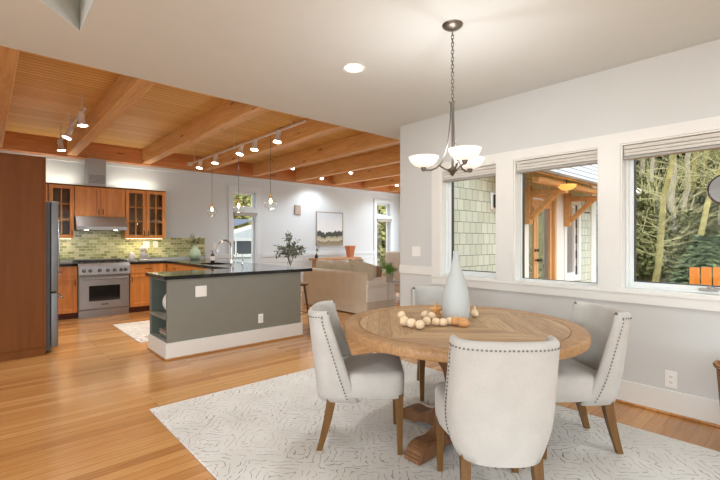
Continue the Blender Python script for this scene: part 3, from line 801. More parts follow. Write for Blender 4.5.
for x in (.86, .95, 1.03):
    o = MB().lathe([(0, 0), (.03, 0), (.034, .1), (.031, .1), (.027, .006), (0, .006)], n=16).build('glass_tumbler', gclear_m, None, True); o.location = (x, 8.70, zs1)
    tag(o, 'clear tumbler on a shelf of the narrow glass-door cabinet', 'glass', 'tumblers in the narrow cabinet')
# fridge run
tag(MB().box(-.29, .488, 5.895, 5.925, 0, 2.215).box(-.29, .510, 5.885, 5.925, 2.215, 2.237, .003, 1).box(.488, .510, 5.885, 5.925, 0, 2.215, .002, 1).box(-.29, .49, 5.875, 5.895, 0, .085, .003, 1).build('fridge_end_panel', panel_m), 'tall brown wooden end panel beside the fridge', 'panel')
fr = thing('refrigerator', 'stainless french-door refrigerator next to the brown end panel', 'refrigerator', (-.205, 5.935, 0))
MB().box(0, .76, 0, .90, .03, 1.74, .006, 1).build('body', steeldk_m, fr)
MB().box(.02, .72, .02, .88, 0, .03).build('base_grille', black_m, fr)
for k, (a, b) in enumerate(((.002, .448), (.452, .898))):
    d_ = MB().box(.765, .835, a, b, .70, 1.745, .012, 3).build('door', doorsteel_m, fr, True)
    y = .41 if k == 0 else .49
    MB().tube([(.83, y, .80), (.875, y, .83), (.885, y, 1.2), (.875, y, 1.57), (.83, y, 1.60)], .011, 10).build('handle', chrome_m, d_, True)
d_ = MB().box(.765, .835, .002, .898, .06, .69, .012, 3).build('freezer_drawer', doorsteel_m, fr, True)
MB().tube([(.83, .08, .62), (.885, .10, .62), (.895, .45, .62), (.885, .80, .62), (.83, .82, .62)], .011, 10).build('handle', chrome_m, d_, True)
t_ = thing('fridge_top_cabinet', 'orange wood cabinet over the refrigerator', 'cabinet', (-.22, 5.93, 1.76))
MB().box(0, .62, 0, .91, 0, .465).build('cabinet_box', cab_m, t_)
d_ = MB(); shaker(d_, 0, .45, .004, .46); o = d_.build('door', cab_m, t_); o.location = (.62, .003, 0); o.rotation_euler = (0, 0, PI/2)
d_ = MB(); shaker(d_, 0, .45, .004, .46); o = d_.build('door', cab_m, t_); o.location = (.62, .457, 0); o.rotation_euler = (0, 0, PI/2)
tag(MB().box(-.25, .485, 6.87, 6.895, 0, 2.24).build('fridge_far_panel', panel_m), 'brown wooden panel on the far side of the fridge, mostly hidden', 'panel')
# range
rg = thing('range_cooker', 'stainless steel gas range with black oven window and six knobs', 'range', (1.135, 8.20, 0)); W = .76
MB().box(0, W, .03, .67, .12, .90, .004, 1).build('body', steel_m, rg)
MB().box(.005, W-.005, .015, .60, .0, .125, .004, 1).build('kick_panel', steel_m, rg)
od = MB().box(.008, W-.008, -.01, .03, .135, .685, .006, 2).build('oven_door', steel_m, rg)
MB().box(.15, W-.15, -.013, -.009, .27, .53, .003, 1).build('oven_window', ovenglass_m, od)
MB().box(.33, .43, -.013, -.0095, .20, .216, .002, 1).build('badge', black_m, od)
MB().tube([(.06, -.06, .645), (W-.06, -.06, .645)], .013, 12).cyl((.08, -.06, .645), (.08, -.008, .645), .009).cyl((W-.08, -.06, .645), (W-.08, -.008, .645), .009).build('handle', steel_m, od, True)
MB().prism([(-.035, .70), (-.045, .72), (-.035, .855), (-.005, .905), (.05, .905), (.05, .70)], 0, W, 'x').build('control_panel', steel_m, rg)
for x in (.075, .165, .30, .42, .52, .62, .69):
    if x == .30: pass
    kn = MB().cyl((x, -.04, .785), (x, -.052, .785), .028, .028, 20).build('knob_bezel', black_m, rg, True)
    MB().cyl((x, -.0525, .785), (x, -.082, .785), .023, .019, 20).build('knob', nickel_m, rg, True)
MB().box(.005, W-.005, .05, .64, .898, .915, .004, 1).build('cooktop', black_m, rg)
for k in range(3):
    mb = MB(); x0 = .015+k*.245; x1 = x0+.235
    for x in (x0+.01, (x0+x1)/2, x1-.01): mb.box(x-.005, x+.005, .07, .62, .93, .942)
    for y in (.075, .21, .345, .48, .61): mb.box(x0+.005, x1-.005, y-.005, y+.005, .93, .942)
    for x in (x0+.01, x1-.01):
        for y in (.075, .61): mb.box(x-.006, x+.006, y-.006, y+.006, .914, .93)
    for y in (.21, .48): mb.cyl(((x0+x1)/2, y, .914), ((x0+x1)/2, y, .926), .04, .035, 16)
    mb.build('burner_grate', black_m, rg)
MB().box(0, W, .64, .668, .90, .96, .003, 1).build('back_guard', steel_m, rg)
hd = thing('range_hood', 'stainless range hood under the two-door cabinet', 'hood', (1.135, 8.35, 1.475))
MB().prism([(0, .0), (.0, .06), (.10, .233), (.52, .233), (.52, 0)], 0, W, 'x').build('canopy', steel_m, hd)
for x in (.16, .60): MB().cyl((x, .12, -.003), (x, .12, .001), .03).build('lamp_lens', hot_m, hd)
MB().box(.05, W-.05, .18, .46, -.004, .001).build('filter', blinddk_m, hd)
dc = thing('hood_duct', 'stainless duct cover rising above the cabinets to the beam', 'duct', (1.33, 8.60, UT+.024))
MB().box(0, .28, 0, .278, 0, 2.745-UT-.026, .003, 1).build('duct_cover', steel_m, dc)
mb = MB()
for k in range(7): mb.box(.02, .26, -.002, .001, .06+k*.022, .068+k*.022)
mb.build('vent_slots', steeldk_m, dc)
# counters
def slab(name, outer_, holes, z0, z1, m):
    t = bmesh.new(); E = []
    for lp in [outer_]+holes:
        vs = [t.verts.new((x, y, z1)) for x, y in lp]; E += [t.edges.new((vs[i], vs[(i+1) % len(vs)])) for i in range(len(vs))]
    bmesh.ops.triangle_fill(t, edges=E, use_beauty=True)
    r = bmesh.ops.extrude_face_region(t, geom=t.faces[:])
    for v_ in [g for g in r['geom'] if isinstance(g, bmesh.types.BMVert)]: v_.co.z = z0
    bmesh.ops.recalc_face_normals(t, faces=t.faces); mb = MB(); mb._add(t); return mb.build(name, m)
SK = (2.62, 3.00, 6.35, 7.05)
tag(slab('countertop', [(1.425, 4.715), (3.36, 4.715), (3.36, YB-.001), (1.90, YB-.001), (1.90, 8.20), (2.515, 8.20), (2.515, 5.43), (1.425, 5.43)], [[(SK[0], SK[2]), (SK[1], SK[2]), (SK[1], SK[3]), (SK[0], SK[3])]], .87, .91, granite_m), 'long polished black granite counter over peninsula and side run', 'countertop')
tag(MB().box(.60, 1.13, 8.20, YB-.001, .87, .91, .004, 1).build('countertop', granite_m), 'short black granite counter left of the range', 'countertop')
sk = thing('kitchen_sink', 'steel undermount sink in the black counter', 'sink', ((SK[0]+SK[1])/2, (SK[2]+SK[3])/2, .70))
mb = MB(); a, b = .19, .35
mb.box(-a, a, -b, b, 0, .012).box(-a, -a+.01, -b, b, .012, .168).box(a-.01, a, -b, b, .012, .168).box(-a+.01, a-.01, -b, -b+.01, .012, .168).box(-a+.01, a-.01, b-.01, b, .012, .168)
mb.build('basin', steel_m, sk); MB().cyl((0, 0, .012), (0, 0, .016), .04).build('drain', chrome_m, sk)
fc = thing('kitchen_faucet', 'tall chrome gooseneck faucet arching over the sink', 'faucet', (3.08, 6.66, .91))
MB().cyl((0, 0, 0), (0, 0, .06), .027, .022, 20).build('base', chrome_m, fc, True)
pts = [(0, 0, .05), (0, 0, .25)]+[(-.115+.115*math.cos(a*PI/12), 0, .27+.115*math.sin(a*PI/12)) for a in range(0, 13)]+[(-.235, 0, .24)]
MB().tube(pts, .0125, 12).build('spout', chrome_m, fc, True)
MB().cyl((-.235, 0, .245), (-.238, 0, .19), .015, .018, 16).build('spray_head', chrome_m, fc, True)
MB().tube([(0, -.02, .06), (0, -.055, .08), (0, -.075, .12)], .007, 8).build('lever', chrome_m, fc, True)
f2 = thing('filtered_water_tap', 'small chrome tap beside the tall gooseneck faucet', 'faucet', (3.10, 6.30, .91))
MB().cyl((0, 0, 0), (0, 0, .03), .018, .015, 16).build('base', chrome_m, f2, True)
MB().tube([(0, 0, .02), (0, 0, .13)]+[(-.05+.05*math.cos(a*PI/8), 0, .14+.05*math.sin(a*PI/8)) for a in range(0, 8)]+[(-.1, 0, .12)], .006, 8).build('spout', chrome_m, f2, True)
MB().tube([(0, 0, .05), (.0, -.05, .07)], .005, 8).build('lever', chrome_m, f2, True)
so = thing('soap_bottle', 'small amber soap bottle with white label by the faucet', 'bottle', (2.98, 7.20, .91))
MB().lathe([(0, 0), (.032, 0), (.035, .006), (.035, .12), (.028, .14), (.012, .15), (.012, .165), (0, .165)], n=24).build('bottle', amberb_m, so, True)
MB().lathe([(.0355, .03), (.0355, .105), (.0357, .105), (.0357, .03)], n=24, close=True).build('paper_label', plate_m, so, True)
MB().cyl((0, 0, .165), (0, 0, .20), .006).tube([(0, 0, .198), (-.04, 0, .198)], .005, 8).build('pump', black_m, so, True)
# peninsula
pn = thing('kitchen_peninsula', 'grey painted kitchen peninsula with open end shelves and tall white baseboard', 'peninsula', (0, 0, 0))
x0, x1, y0, y1 = 1.465, 3.19, 4.75, 5.40; xs = 1.80
MB().box(x0, x1, y0, y0+.02, .0, .869).box(xs, x1, y0+.02, y1, .0, .869).build('cabinet_body', pen_m, pn)
MB().box(x0, x0+.04, y0+.02, y0+.04, .18, .869).box(x0, xs, y1-.02, y1, 0, .869).box(x0, xs, y0+.02, y1-.02, .845, .869).build('shelf_frame', pen_m, pn)
MB().box(x0, xs, y0+.02, y1-.02, .415, .45, .002, 1).build('shelf', pen_m, pn)
MB().box(x0, xs, y0+.02, y1-.02, .17, .19, .002, 1).build('shelf', pen_m, pn)
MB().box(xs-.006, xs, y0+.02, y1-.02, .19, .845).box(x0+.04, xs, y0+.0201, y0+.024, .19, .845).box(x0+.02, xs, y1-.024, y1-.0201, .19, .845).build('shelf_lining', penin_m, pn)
MB().box(x0-.02, x1+.02, y0-.02, y0, 0, .18, .003, 1).box(x0-.02, x0, y0, y1, 0, .18, .003, 1).box(x1, x1+.02, y0, y1, 0, .18, .003, 1).build('baseboard', white_m, pn)
MB().box(x0-.034, x1+.034, y0-.034, y0-.02, 0, .018, .005, 1).box(x0-.034, x0-.02, y0-.02, y1, 0, .018, .005, 1).build('shoe_moulding', floor_m, pn)
o = MB().ball((0, 0, 0), .125, (1, .6, 1), 32, 20).build('round_vase', plate_m, None, True); o.location = (1.655, 5.13, .576)
o = tag(o, 'round flattened white vase on the upper open end shelf', 'vase')
cl = thing('folded_towels', 'folded grey-green towels on the lower open end shelf', 'towel', (1.62, 5.0, .191))
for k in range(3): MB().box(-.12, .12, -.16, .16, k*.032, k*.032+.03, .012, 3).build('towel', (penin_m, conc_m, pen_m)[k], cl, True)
tag(MB().box(1.44, 2.45, 5.75, 7.22, .001, .012, .003, 1).build('kitchen_rug', krug_m), 'ivory rug with brown line pattern on the kitchen floor', 'rug')
# counter items
cn = thing('ceramic_canister', 'white lidded canister on the counter beside the range', 'canister', (2.03, 8.62, .91))
MB().lathe([(0, 0), (.05, 0), (.058, .01), (.058, .12), (.05, .135), (0, .135)], n=28).build('jar', plate_m, cn, True)
MB().lathe([(0, .135), (.052, .135), (.05, .15), (.02, .158), (.012, .17), (.014, .18), (0, .185)], n=28).build('lid', plate_m, cn, True)
sm = thing('stand_mixer', 'white rounded stand mixer on the counter next to the canister', 'mixer', (2.22, 8.60, .91))
MB().box(-.07, .07, -.12, .12, 0, .03, .015, 3).build('base', plate_m, sm, True)
MB().box(-.04, .04, .04, .11, .03, .2, .02, 3).build('column', plate_m, sm, True)
MB().ball((0, -.01, .225), .07, (.95, 1.9, .85), 24, 14).build('motor_head', plate_m, sm, True)
MB().lathe([(0, .03), (.035, .03), (.075, .07), (.082, .14), (.078, .14), (.07, .075), (0, .045)], (0, -.05, 0), 28).build('bowl', plate_m, sm, True)

def leaves(mb, pts, n, spread, size, aspect=.55, up=.3):
    for _ in range(n):
        p = random.choice(pts); c_ = Vector(p)+Vector([random.gauss(0, 1) for _ in range(3)])*spread
        d = Vector((random.gauss(0, 1), random.gauss(0, 1), random.gauss(up, .7))).normalized(); s = d.orthogonal().normalized()
        s = Matrix.Rotation(random.random()*6.28, 3, d) @ s; l = size*random.uniform(.6, 1.2)
        nrm = d.cross(s)
        a = c_; b = c_+d*l*.5+s*l*aspect*.5+nrm*l*.06; e = c_+d*l; f = c_+d*l*.5-s*l*aspect*.5+nrm*l*.06
        mb.quad(a, b, e, f)
# green glass jug with sprigs in the corner
jug = thing('glass_jug', 'pale green glass jug of sprigs in front of the tiles in the corner', 'vase', (3.12, 8.40, .91))
MB().lathe([(0, 0), (.075, 0), (.10, .02), (.115, .09), (.10, .17), (.06, .22), (.045, .25), (.05, .29), (.044, .29), (.04, .25), (.055, .215), (.093, .165), (.107, .09), (.09, .02), (0, .012)], n=32).build('jug_body', ggreen_m, jug, True)
sp = thing('green_sprigs', 'leafy green sprigs standing in the pale green glass jug', 'plant', (3.12, 8.40, .93))
mb = MB(); tips = []
for k in range(9):
    a = random.random()*6.28; r_ = random.uniform(.05, .16); p = [(0, 0, 0), (.015*math.cos(a), .015*math.sin(a), .27), (r_*math.cos(a), r_*math.sin(a), random.uniform(.33, .45))]
    mb.tube(p, .002, 5); tips += [p[2], tuple(Vector(p[1]).lerp(Vector(p[2]), .5))]
mb.build('stems', stem_m, sp)
mb = MB(); leaves(mb, tips, 260, .022, .035); mb.build('leaves', plain('sprig_leaf', (108, 124, 84), .6, var=.3), sp)
# eucalyptus branches in clear vase on the peninsula
ep = (3.165, 4.97)
tag(MB().lathe([(0, 0), (.04, 0), (.047, .01), (.05, .06), (.04, .09), (.035, .10), (.038, .11), (.035, .11), (.031, .10), (.036, .09), (.046, .06), (.043, .014), (0, .012)], n=28).build('clear_glass_vase', gclear_m, None, True), 'small clear glass vase at the right end of the black peninsula counter', 'vase').location = (ep[0], ep[1], .9105)
eu = thing('eucalyptus_branches', 'spreading grey-green eucalyptus branches in the clear vase on the peninsula', 'plant', (ep[0], ep[1], .925))
mb = MB(); tips = []
for k in range(20):
    v_ = RD(random.uniform(-1, 1), random.uniform(-.5, .5)); lean = random.uniform(.05, .24); h = random.uniform(.24, .48) if lean < .13 else random.uniform(.14, .32)
    if k < 3: lean = .04; h = .46
    v_ = v_.normalized() if v_.length else v_
    P = [Vector((0, 0, .01)), Vector((v_.x*.03, v_.y*.03, .10)), Vector((v_.x*lean*.5, v_.y*lean*.5, .14+h*.45)), Vector((v_.x*lean, v_.y*lean, h))]
    mb.tube(P, [.0022, .002, .0018, .001], 5)
    for q in range(2, 10):
        f = q/9; tips.append(tuple(P[1].lerp(P[2], min(1, f*2)) if f < .5 else P[2].lerp(P[3], f*2-1)))
mb.build('stems', stem_m, eu)
mb = MB(); leaves(mb, tips, 900, .014, .036, .6); mb.build('leaves', euc_m, eu)

# pendants
for i, (y, lab) in enumerate(((5.12, 'clear globe pendant hanging over the counter, nearest the peninsula end'), (6.10, 'clear globe pendant hanging in front of the small high window'), (7.13, 'clear globe pendant hanging nearest the tiled corner'))):
    if i == 0:
        pd = thing('globe_pendant', lab, 'pendant light', (2.94, y, 2.74), 0, 'glass pendants over the side run')
        MB().cyl((0, 0, 0), (0, 0, -.8), .003, None, 8).build('cord', black_m, pd)
        MB().cyl((0, 0, -.80), (0, 0, -.865), .016, .02, 16).build('socket', plain('brass_socket', (190, 150, 100), .35, .7), pd, True)
        MB().lathe([(.022, -.85), (.045, -.865), (.078, -.90), (.088, -.935), (.08, -.975), (.05, -1.01), (0, -1.022)], n=32).build('glass_globe', gclear_m, pd, True)
        MB().lathe([(0, -.865), (.010, -.87), (.018, -.90), (.018, -.92), (.010, -.935), (0, -.938)], n=16).build('bulb', bulb_m, pd, True)
    else: dup(pd, (2.94, y, 2.74), 0, lab)
    lamp('POINT', 'pendant_lamp', (2.94, y, 1.72), 3, (1, .8, .55), .03)
# track lights
def track(label, x, y0, y1, z, heads, ztop=3.05):
    t_ = thing('track_light', label, 'track light', (x, y0, z))
    MB().box(-.012, .012, 0, y1-y0, 0, .022, .002, 1).build('rail', trackwhite_m, t_)
    mb = MB()
    for k in range(3): yy = (y1-y0)*(.08+.42*k); mb.cyl((0, yy, .02), (0, yy, ztop-z), .006, None, 8)
    mb.build('hanging_rods', trackwhite_m, t_)
    MB().box(-.03, .03, y1-y0-.16, y1-y0, -.02, .035, .006, 2).build('power_feed', trackwhite_m, t_)
    for (yy, dx) in heads:
        y = yy-y0; h = MB()
        h.cyl((0, y, 0), (0, y, -.035), .009, None, 10); 
        d = Vector((dx, -.12, -1)).normalized(); p = Vector((0, y, -.03))
        h.cyl(p-d*.05, p+d*.05, .034, .034, 20); h.cyl(p+d*.05, p+d*.115, .034, .055, 20, False)
        o = h.build('spot_head', trackwhite_m, t_, True)
        q = p+d*.107; e = MB(); e.cyl(q, q+d*.003, .05, .05, 20); e.build('lamp_face', hot_m, o)
        w_ = Vector((x, y0, z))+p+d*.13
        lamp('SPOT', 'track_spot', w_, 48, (.97, .97, .95), .04, 1.9, w_+d)
track('long ceiling track with five lit spot heads above the side run counter', 2.94, 4.27, 8.25, 2.76, [(4.92, -.2), (5.57, -.15), (6.02, -.25), (6.99, -.1), (7.66, -.2)])
track('short ceiling track with three spot heads beside the first beam over the range', .86, 5.75, 8.0, 2.82, [(5.98, .1), (6.87, -.4), (7.85, .1)])
for i, (x, y) in enumerate(((6.2, 7.2), (6.24, 8.35), (8.6, 8.0), (4.9, 7.6))):
    dl = thing('beam_spotlight', ('small lit ceiling spotlight between beams nearest the dining corner', 'small lit ceiling spotlight between beams just above the living room wall', 'small lit ceiling spotlight furthest into the living room', 'small lit ceiling spotlight nearest the kitchen pendants')[i], 'ceiling light', (x, y, 3.05))
    MB().cyl((0, 0, 0), (0, 0, -.21), .04, .045, 20).build('housing', trackwhite_m, dl, True)
    MB().cyl((0, 0, -.21), (0, 0, -.235), .042, .03, 20).build('lamp_face', hot_m, dl)
    lamp('SPOT', 'beam_spot', (x, y, 2.80), 45, (.97, .98, 1), .05, 2.4, (x+.1, y+.3, 0))
# cabinet lighting strips (mounted below and on top of the wall cabinets)
for x0_, x1_, lab in ((.80, 1.10, 'slim light strip under the narrow glass cabinet'), (1.93, 2.58, 'slim light strip under the wide glass cabinet')):
    ls = thing('under_cabinet_light', lab, 'light strip', ((x0_+x1_)/2, 8.66, 1.327)); w = (x1_-x0_)/2
    MB().box(-w, w, -.02, .02, -.002, .007).build('housing', white_m, ls); MB().box(-w+.01, w-.01, -.014, .014, -.004, -.002).build('diffuser', bulb_m, ls)
    lamp('AREA', 'strip_lamp', ((x0_+x1_)/2, 8.66, 1.318), 2.2*w/.3, (1, .82, .58), 2*w, sy=.03)
for x0_, x1_, lab in ((.40, 1.22, 'light strip lying on top of the cabinets left of the duct'), (1.72, 2.5, 'light strip lying on top of the cabinets right of the duct')):
    ls = thing('cabinet_top_light', lab, 'light strip', ((x0_+x1_)/2, 8.74, UT+.0235)); w = (x1_-x0_)/2
    MB().box(-w, w, -.02, .02, 0, .008).build('housing', white_m, ls); MB().box(-w+.01, w-.01, -.014, .014, .008, .01).build('diffuser', bulb_m, ls)
    l = lamp('AREA', 'strip_lamp', ((x0_+x1_)/2, 8.74, UT+.04), 2.0, (1, .93, .82), 2*w, sy=.03, target=((x0_+x1_)/2, 8.78, 9))
lamp('AREA', 'hood_lamp', (1.52, 8.5, 1.465), 1.5, (1, .85, .62), .5, sy=.05)

# ------------------------------------------------------------------ living room
stl = thing('counter_stool', 'dark wood counter stool behind the right end of the peninsula', 'stool', (3.49, 5.30, 0))
MB().lathe([(0, .62), (.165, .62), (.175, .628), (.175, .648), (.16, .655), (0, .645)], n=32).build('seat', stool_m, stl, True)
for a in (0, 1, 2, 3):
    c_, s_ = math.cos(a*PI/2-.35), math.sin(a*PI/2-.35)
    MB().cyl((c_*.205, s_*.205, 0), (c_*.115, s_*.115, .622), .013, .018, 12).build('leg', stool_m, stl, True)
mb = MB()
for a in range(4):
    p = [((.205-.09*.32)*math.cos((a+k)*PI/2-.35), (.205-.09*.32)*math.sin((a+k)*PI/2-.35), .2) for k in (0, 1)]
    mb.cyl(p[0], p[1], .008, None, 8)
mb.build('foot_ring', stool_m, stl, True)

def pillow(mb, c, w, h, t_, rot=None, n=14):
    """soft square cushion w wide (x), t thick (y), h high (z)"""
    M_ = Matrix.Translation(c) @ (rot if rot else Matrix.Identity(4))
    t = bmesh.new(); bmesh.ops.create_uvsphere(t, u_segments=32, v_segments=18, radius=1)
    for v_ in t.verts:
        x, y, z = v_.co
        L = max(abs(x), abs(z), 1e-6); q = math.hypot(x, z)
        k = (q/L)**.8
        v_.co = (x*k*w/2, math.copysign(abs(y)**.75, y)*t_/2, z*k*h/2)
    mb._add(t, M_); return mb
XS = 4.80
sf = thing('sofa', 'tan slipcovered sofa with its back to the kitchen', 'sofa', (XS, 5.15, 0))
SW = 1.95
MB().box(0, .20, 0.02, SW-.02, .05, .735, .045, 4).build('backrest', sofa_m, sf, True)
MB().box(.18, .67, .12, SW-.12, .05, .34, .03, 3).build('base', sofa_m, sf, True)
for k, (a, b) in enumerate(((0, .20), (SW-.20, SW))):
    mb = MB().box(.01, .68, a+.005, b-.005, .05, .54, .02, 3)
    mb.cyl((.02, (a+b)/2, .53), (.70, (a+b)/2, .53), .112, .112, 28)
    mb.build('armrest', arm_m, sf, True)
mb = MB()
rings = []
for z, off in ((.02, .0), (.10, -.006), (.24, -.012)):
    rings.append([(x, y, z) for x, y in ((-.012-off, -.012-off), (.70+off, -.012-off), (.70+off, SW+.012+off), (-.012-off, SW+.012+off))])
mb.loft(rings); mb.build('skirt', whitefab_m if False else sofa_m, sf)
for k in range(2): MB().box(.18, .69, .205+k*.77, .965+k*.77, .34, .48, .04, 4).build('seat_cushion', sofa_m, sf, True)
for k in range(3):
    w = (SW-.24)/3
    mb = MB(); pillow(mb, (0, 0, 0), w*1.04, .50, .20)
    o = mb.build('back_cushion', cush_m, sf, True); o.location = (.29, .12+w*(k+.5), .645); o.rotation_euler = (0, -.12, PI/2)
for k, (x, y) in enumerate(((.06, .06), (.62, .06), (.06, SW-.06), (.62, SW-.06))): MB().cyl((x, y, 0), (x, y, .055), .022, .028, 12).build('foot', stool_m, sf, True)
o = pillow(MB(), (0, 0, 0), .36, .34, .14).build('throw_pillow', brownfab_m, None, True); o.location = (5.26, 5.42, .66); o.rotation_euler = (0.12, .2, .3)
tag(o, 'brown throw pillow propped inside the near arm of the sofa', 'pillow')
o = pillow(MB(), (0, 0, 0), .48, .46, .16).build('throw_pillow', cush_m, None, True); o.location = (5.16, 5.85, .70); o.rotation_euler = (0, .25, PI/2+.1)
tag(o, 'taupe throw pillow leaning on the sofa back cushions', 'pillow')
sd = thing('side_table', 'small round grey metal side table at the end of the sofa', 'table', (5.20, 4.82, 0))
MB().lathe([(0, .585), (.20, .585), (.21, .59), (.21, .605), (.2, .61), (0, .61)], n=40).build('tabletop', tabmetal_m, sd, True)
for a in range(4):
    an = a*PI/2+.5; MB().cyl((.17*math.cos(an), .17*math.sin(an), 0), (.17*math.cos(an), .17*math.sin(an), .586), .010, None, 10).build('leg', tabmetal_m, sd, True)
mb = MB(); pts = [(.17*math.cos(a*PI/16), .17*math.sin(a*PI/16), .10) for a in range(33)]; mb.tube(pts, .006, 6); mb.build('ring', tabmetal_m, sd)
pf = thing('potted_fern', 'bright green fern in a beige tapered pot on the side table', 'plant', (5.09, 4.90, .611))
MB().lathe([(0, 0), (.045, 0), (.05, .01), (.068, .12), (.07, .125), (.062, .125), (.058, .11), (0, .10)], n=28).build('pot', conc_m, pf, True)
mb = MB(); tips = []
for k in range(26):
    a = random.random()*6.28; r_ = random.uniform(.03, .17); h = random.uniform(.20, .34)-r_*.5
    P = [Vector((0, 0, .1)), Vector((r_*.5*math.cos(a), r_*.5*math.sin(a), h)), Vector((r_*math.cos(a), r_*math.sin(a), h-.02))]
    mb.tube(P, .0015, 4)
    tips += [tuple(P[0].lerp(P[1], f)) for f in (.5, .75, 1)]+[tuple(P[1].lerp(P[2], f)) for f in (.3, .6, 1)]
leaves(mb, tips, 700, .010, .036, .35); mb.build('fronds', green_m, pf)
ac = thing('armchair', 'white upholstered armchair beyond the sofa by the tall window', 'armchair', (6.95, 6.35, 0), 2.4)
MB().box(-.36, .36, -.36, .36, .16, .44, .05, 4).build('seat', whitefab_m, ac, True)
MB().box(-.36, .36, .26, .42, .30, 1.05, .06, 4).build('backrest', whitefab_m, ac, True)
for s in (-1, 1): MB().box(s*.38-.06, s*.38+.06, -.36, .36, .16, .64, .04, 4).build('armrest', whitefab_m, ac, True)
for x in (-.3, .3):
    for y in (-.3, .3): MB().cyl((x, y, 0), (x, y, .17), .018, .025, 10).build('leg', stool_m, ac, True)
# console against the back wall
cs = thing('console_table', 'long pine console table against the white living room wall', 'console', (6.16, 8.45, 0))
MB().box(0, 1.5, 0, .36, .78, .835, .006, 2).build('tabletop', console_m, cs)
for x in (.08, 1.32):
    for y in (.04, .26): MB().box(x, x+.09, y, y+.06, 0, .78, .004, 1).build('leg', console_m, cs)
MB().box(.1, 1.4, .05, .31, .18, .22, .004, 1).build('lower_shelf', console_m, cs)
pot = thing('terracotta_planter', 'flared terracotta planter on the pine console', 'planter', (7.38, 8.60, .835))
MB().loft([[(sx*h, sy*h, z) for sx, sy in ((1, 1), (-1, 1), (-1, -1), (1, -1))] for h, z in ((.065, 0), (.098, .27), (.098, .30), (.085, .30), (.08, .26))]).build('pot_body', terra_m, pot)
MB().loft([[(sx*h, sy*h, z) for sx, sy in ((1, 1), (-1, 1), (-1, -1), (1, -1))] for h, z in ((.101, .235), (.105, .30), (.101, .31))]).build('pot_rim', terra_m, pot)
tw = thing('dried_sprig_vase', 'little dark vase with a sprig at the left end of the console', 'vase', (6.24, 8.58, .835))
MB().lathe([(0, 0), (.03, 0), (.045, .03), (.035, .08), (.015, .10), (.018, .12), (0, .11)], n=20).build('vase_body', black_m, tw, True)
mb = MB(); tips = []
for k in range(6):
    a = random.random()*6.28; p = [(0, 0, .1), (.05*math.cos(a), .05*math.sin(a), random.uniform(.22, .34))]; mb.tube(p, .002, 4); tips += [p[1], tuple(Vector(p[0]).lerp(Vector(p[1]), .6))]
leaves(mb, tips, 80, .015, .03); mb.build('sprig', euc_m, tw)
pc = thing('landscape_picture', 'framed landscape picture with pale sky and dark trees over the console', 'picture', (6.885, YB-.001, 1.60))
MB().box(-.43, .43, -.03, -.012, -.43, .43).build('canvas', paint_m, pc)
mb = MB(); q = .018
for bx in FR(-.45, .45, -.45, .45, .018): mb.box(bx[0], bx[1], -.04, 0, bx[2], bx[3], .002, 1)
mb.build('frame', blinddk_m, pc)
ws = thing('wall_speaker', 'small grey rectangular speaker high on the living room wall', 'speaker', (5.86, YB-.001, 2.06))
MB().box(-.09, .09, -.03, 0, -.12, .12, .008, 2).build('cabinet', blinddk_m, ws); MB().box(-.08, .08, -.036, -.03, -.11, .11, .003, 1).build('grille', conc_m, ws)

# ------------------------------------------------------------------ porch outside
def pane_in(parent, mb_args): MB().box(*mb_args).build('glass', gwin_m, parent)
for i, (a, b, kside) in enumerate(((6.76, 7.13, 'r'), (7.14, 7.76, 'l'))):
    d_ = thing(f'door_{i+1}', '', 'x'); del d_['label']; del d_['category']; struct(d_)
    q = .075; mb = MB()
    for bx in ((a, a+q, .02, 2.0), (b-q, b, .02, 2.0), (a+q, b-q, .02, .28), (a+q, b-q, 1.87, 2.0)): mb.box(bx[0], bx[1], 3.33, 3.37, bx[2], bx[3], .004, 1)
    mb.build('door_leaf', fir_door_m, d_); MB().box(a+q, b-q, 3.348, 3.352, .28, 1.87).build('glass', gwin_m, d_)
    kx = b-.045 if kside == 'r' else a+.045
    MB().cyl((kx, 3.33, .95), (kx, 3.29, .95), .012).ball((kx, 3.275, .95), .028).cyl((kx, 3.33, 1.12), (kx, 3.315, 1.12), .026).build('door_knob', black_m, d_, True)
mb = MB()
for bx in ((7.76, 7.83, 0, 2.02), (6.75, 7.83, 2.02, 2.10)): mb.box(bx[0], bx[1], 3.275, 3.33, bx[2], bx[3], .003, 1)
struct(mb.build('trim_11', fir_door_m))
w = thing('window_8', '', 'x'); del w['label']; del w['category']; struct(w); mb = MB()
for bx in FR(8.17, 8.95, .5, 2.1, .1): mb.box(bx[0], bx[1], 3.26, 3.32, bx[2], bx[3], .003, 1)
for bx in FR(8.27, 8.85, .6, 2.0, .05): mb.box(bx[0], bx[1], 3.33, 3.38, bx[2], bx[3])
mb.build('frame', sash_m, w); MB().box(8.32, 8.80, 3.35, 3.355, .65, 1.95).build('pane', gwin_m, w)
struct(MB().box(9.57, XR+.02, 3.27, 3.31, -.3, 3.6, .003, 1).box(7.84, 8.16, 3.28, 3.30, -.1, 2.6).box(6.60, 6.75, 3.28, 3.30, -.1, 2.2).build('trim_12', white_m))
for i, (x, lab) in enumerate(((6.62, 'honey timber knee bracket over the left side of the porch door'), (8.20, 'honey timber knee bracket between the porch door and the white side window'))):
    b_ = thing('porch_bracket', lab, 'bracket', (x, 3.27, 1.56), 0, 'timber porch brackets')
    MB().box(-.055, .055, -.10, 0, 0, .62, .008, 1).build('post', porch_m, b_)
    MB().box(-.05, .05, -.66, -.10, .46, .535, .008, 1).build('arm', porch_m, b_)
    MB().prism([(-.10, .06), (-.10, .15), (-.42, .46), (-.53, .46)], -.04, .04, 'x').build('brace', porch_m, b_)
pr = thing('porch_roof', 'porch roof with pale shingles over honey timber rafters', 'roof', (0, 0, 0))
MB().box(5.7, 9.7, 2.62, 2.72, 2.11, 2.19, .008, 1).build('eave_beam', porch_m, pr)
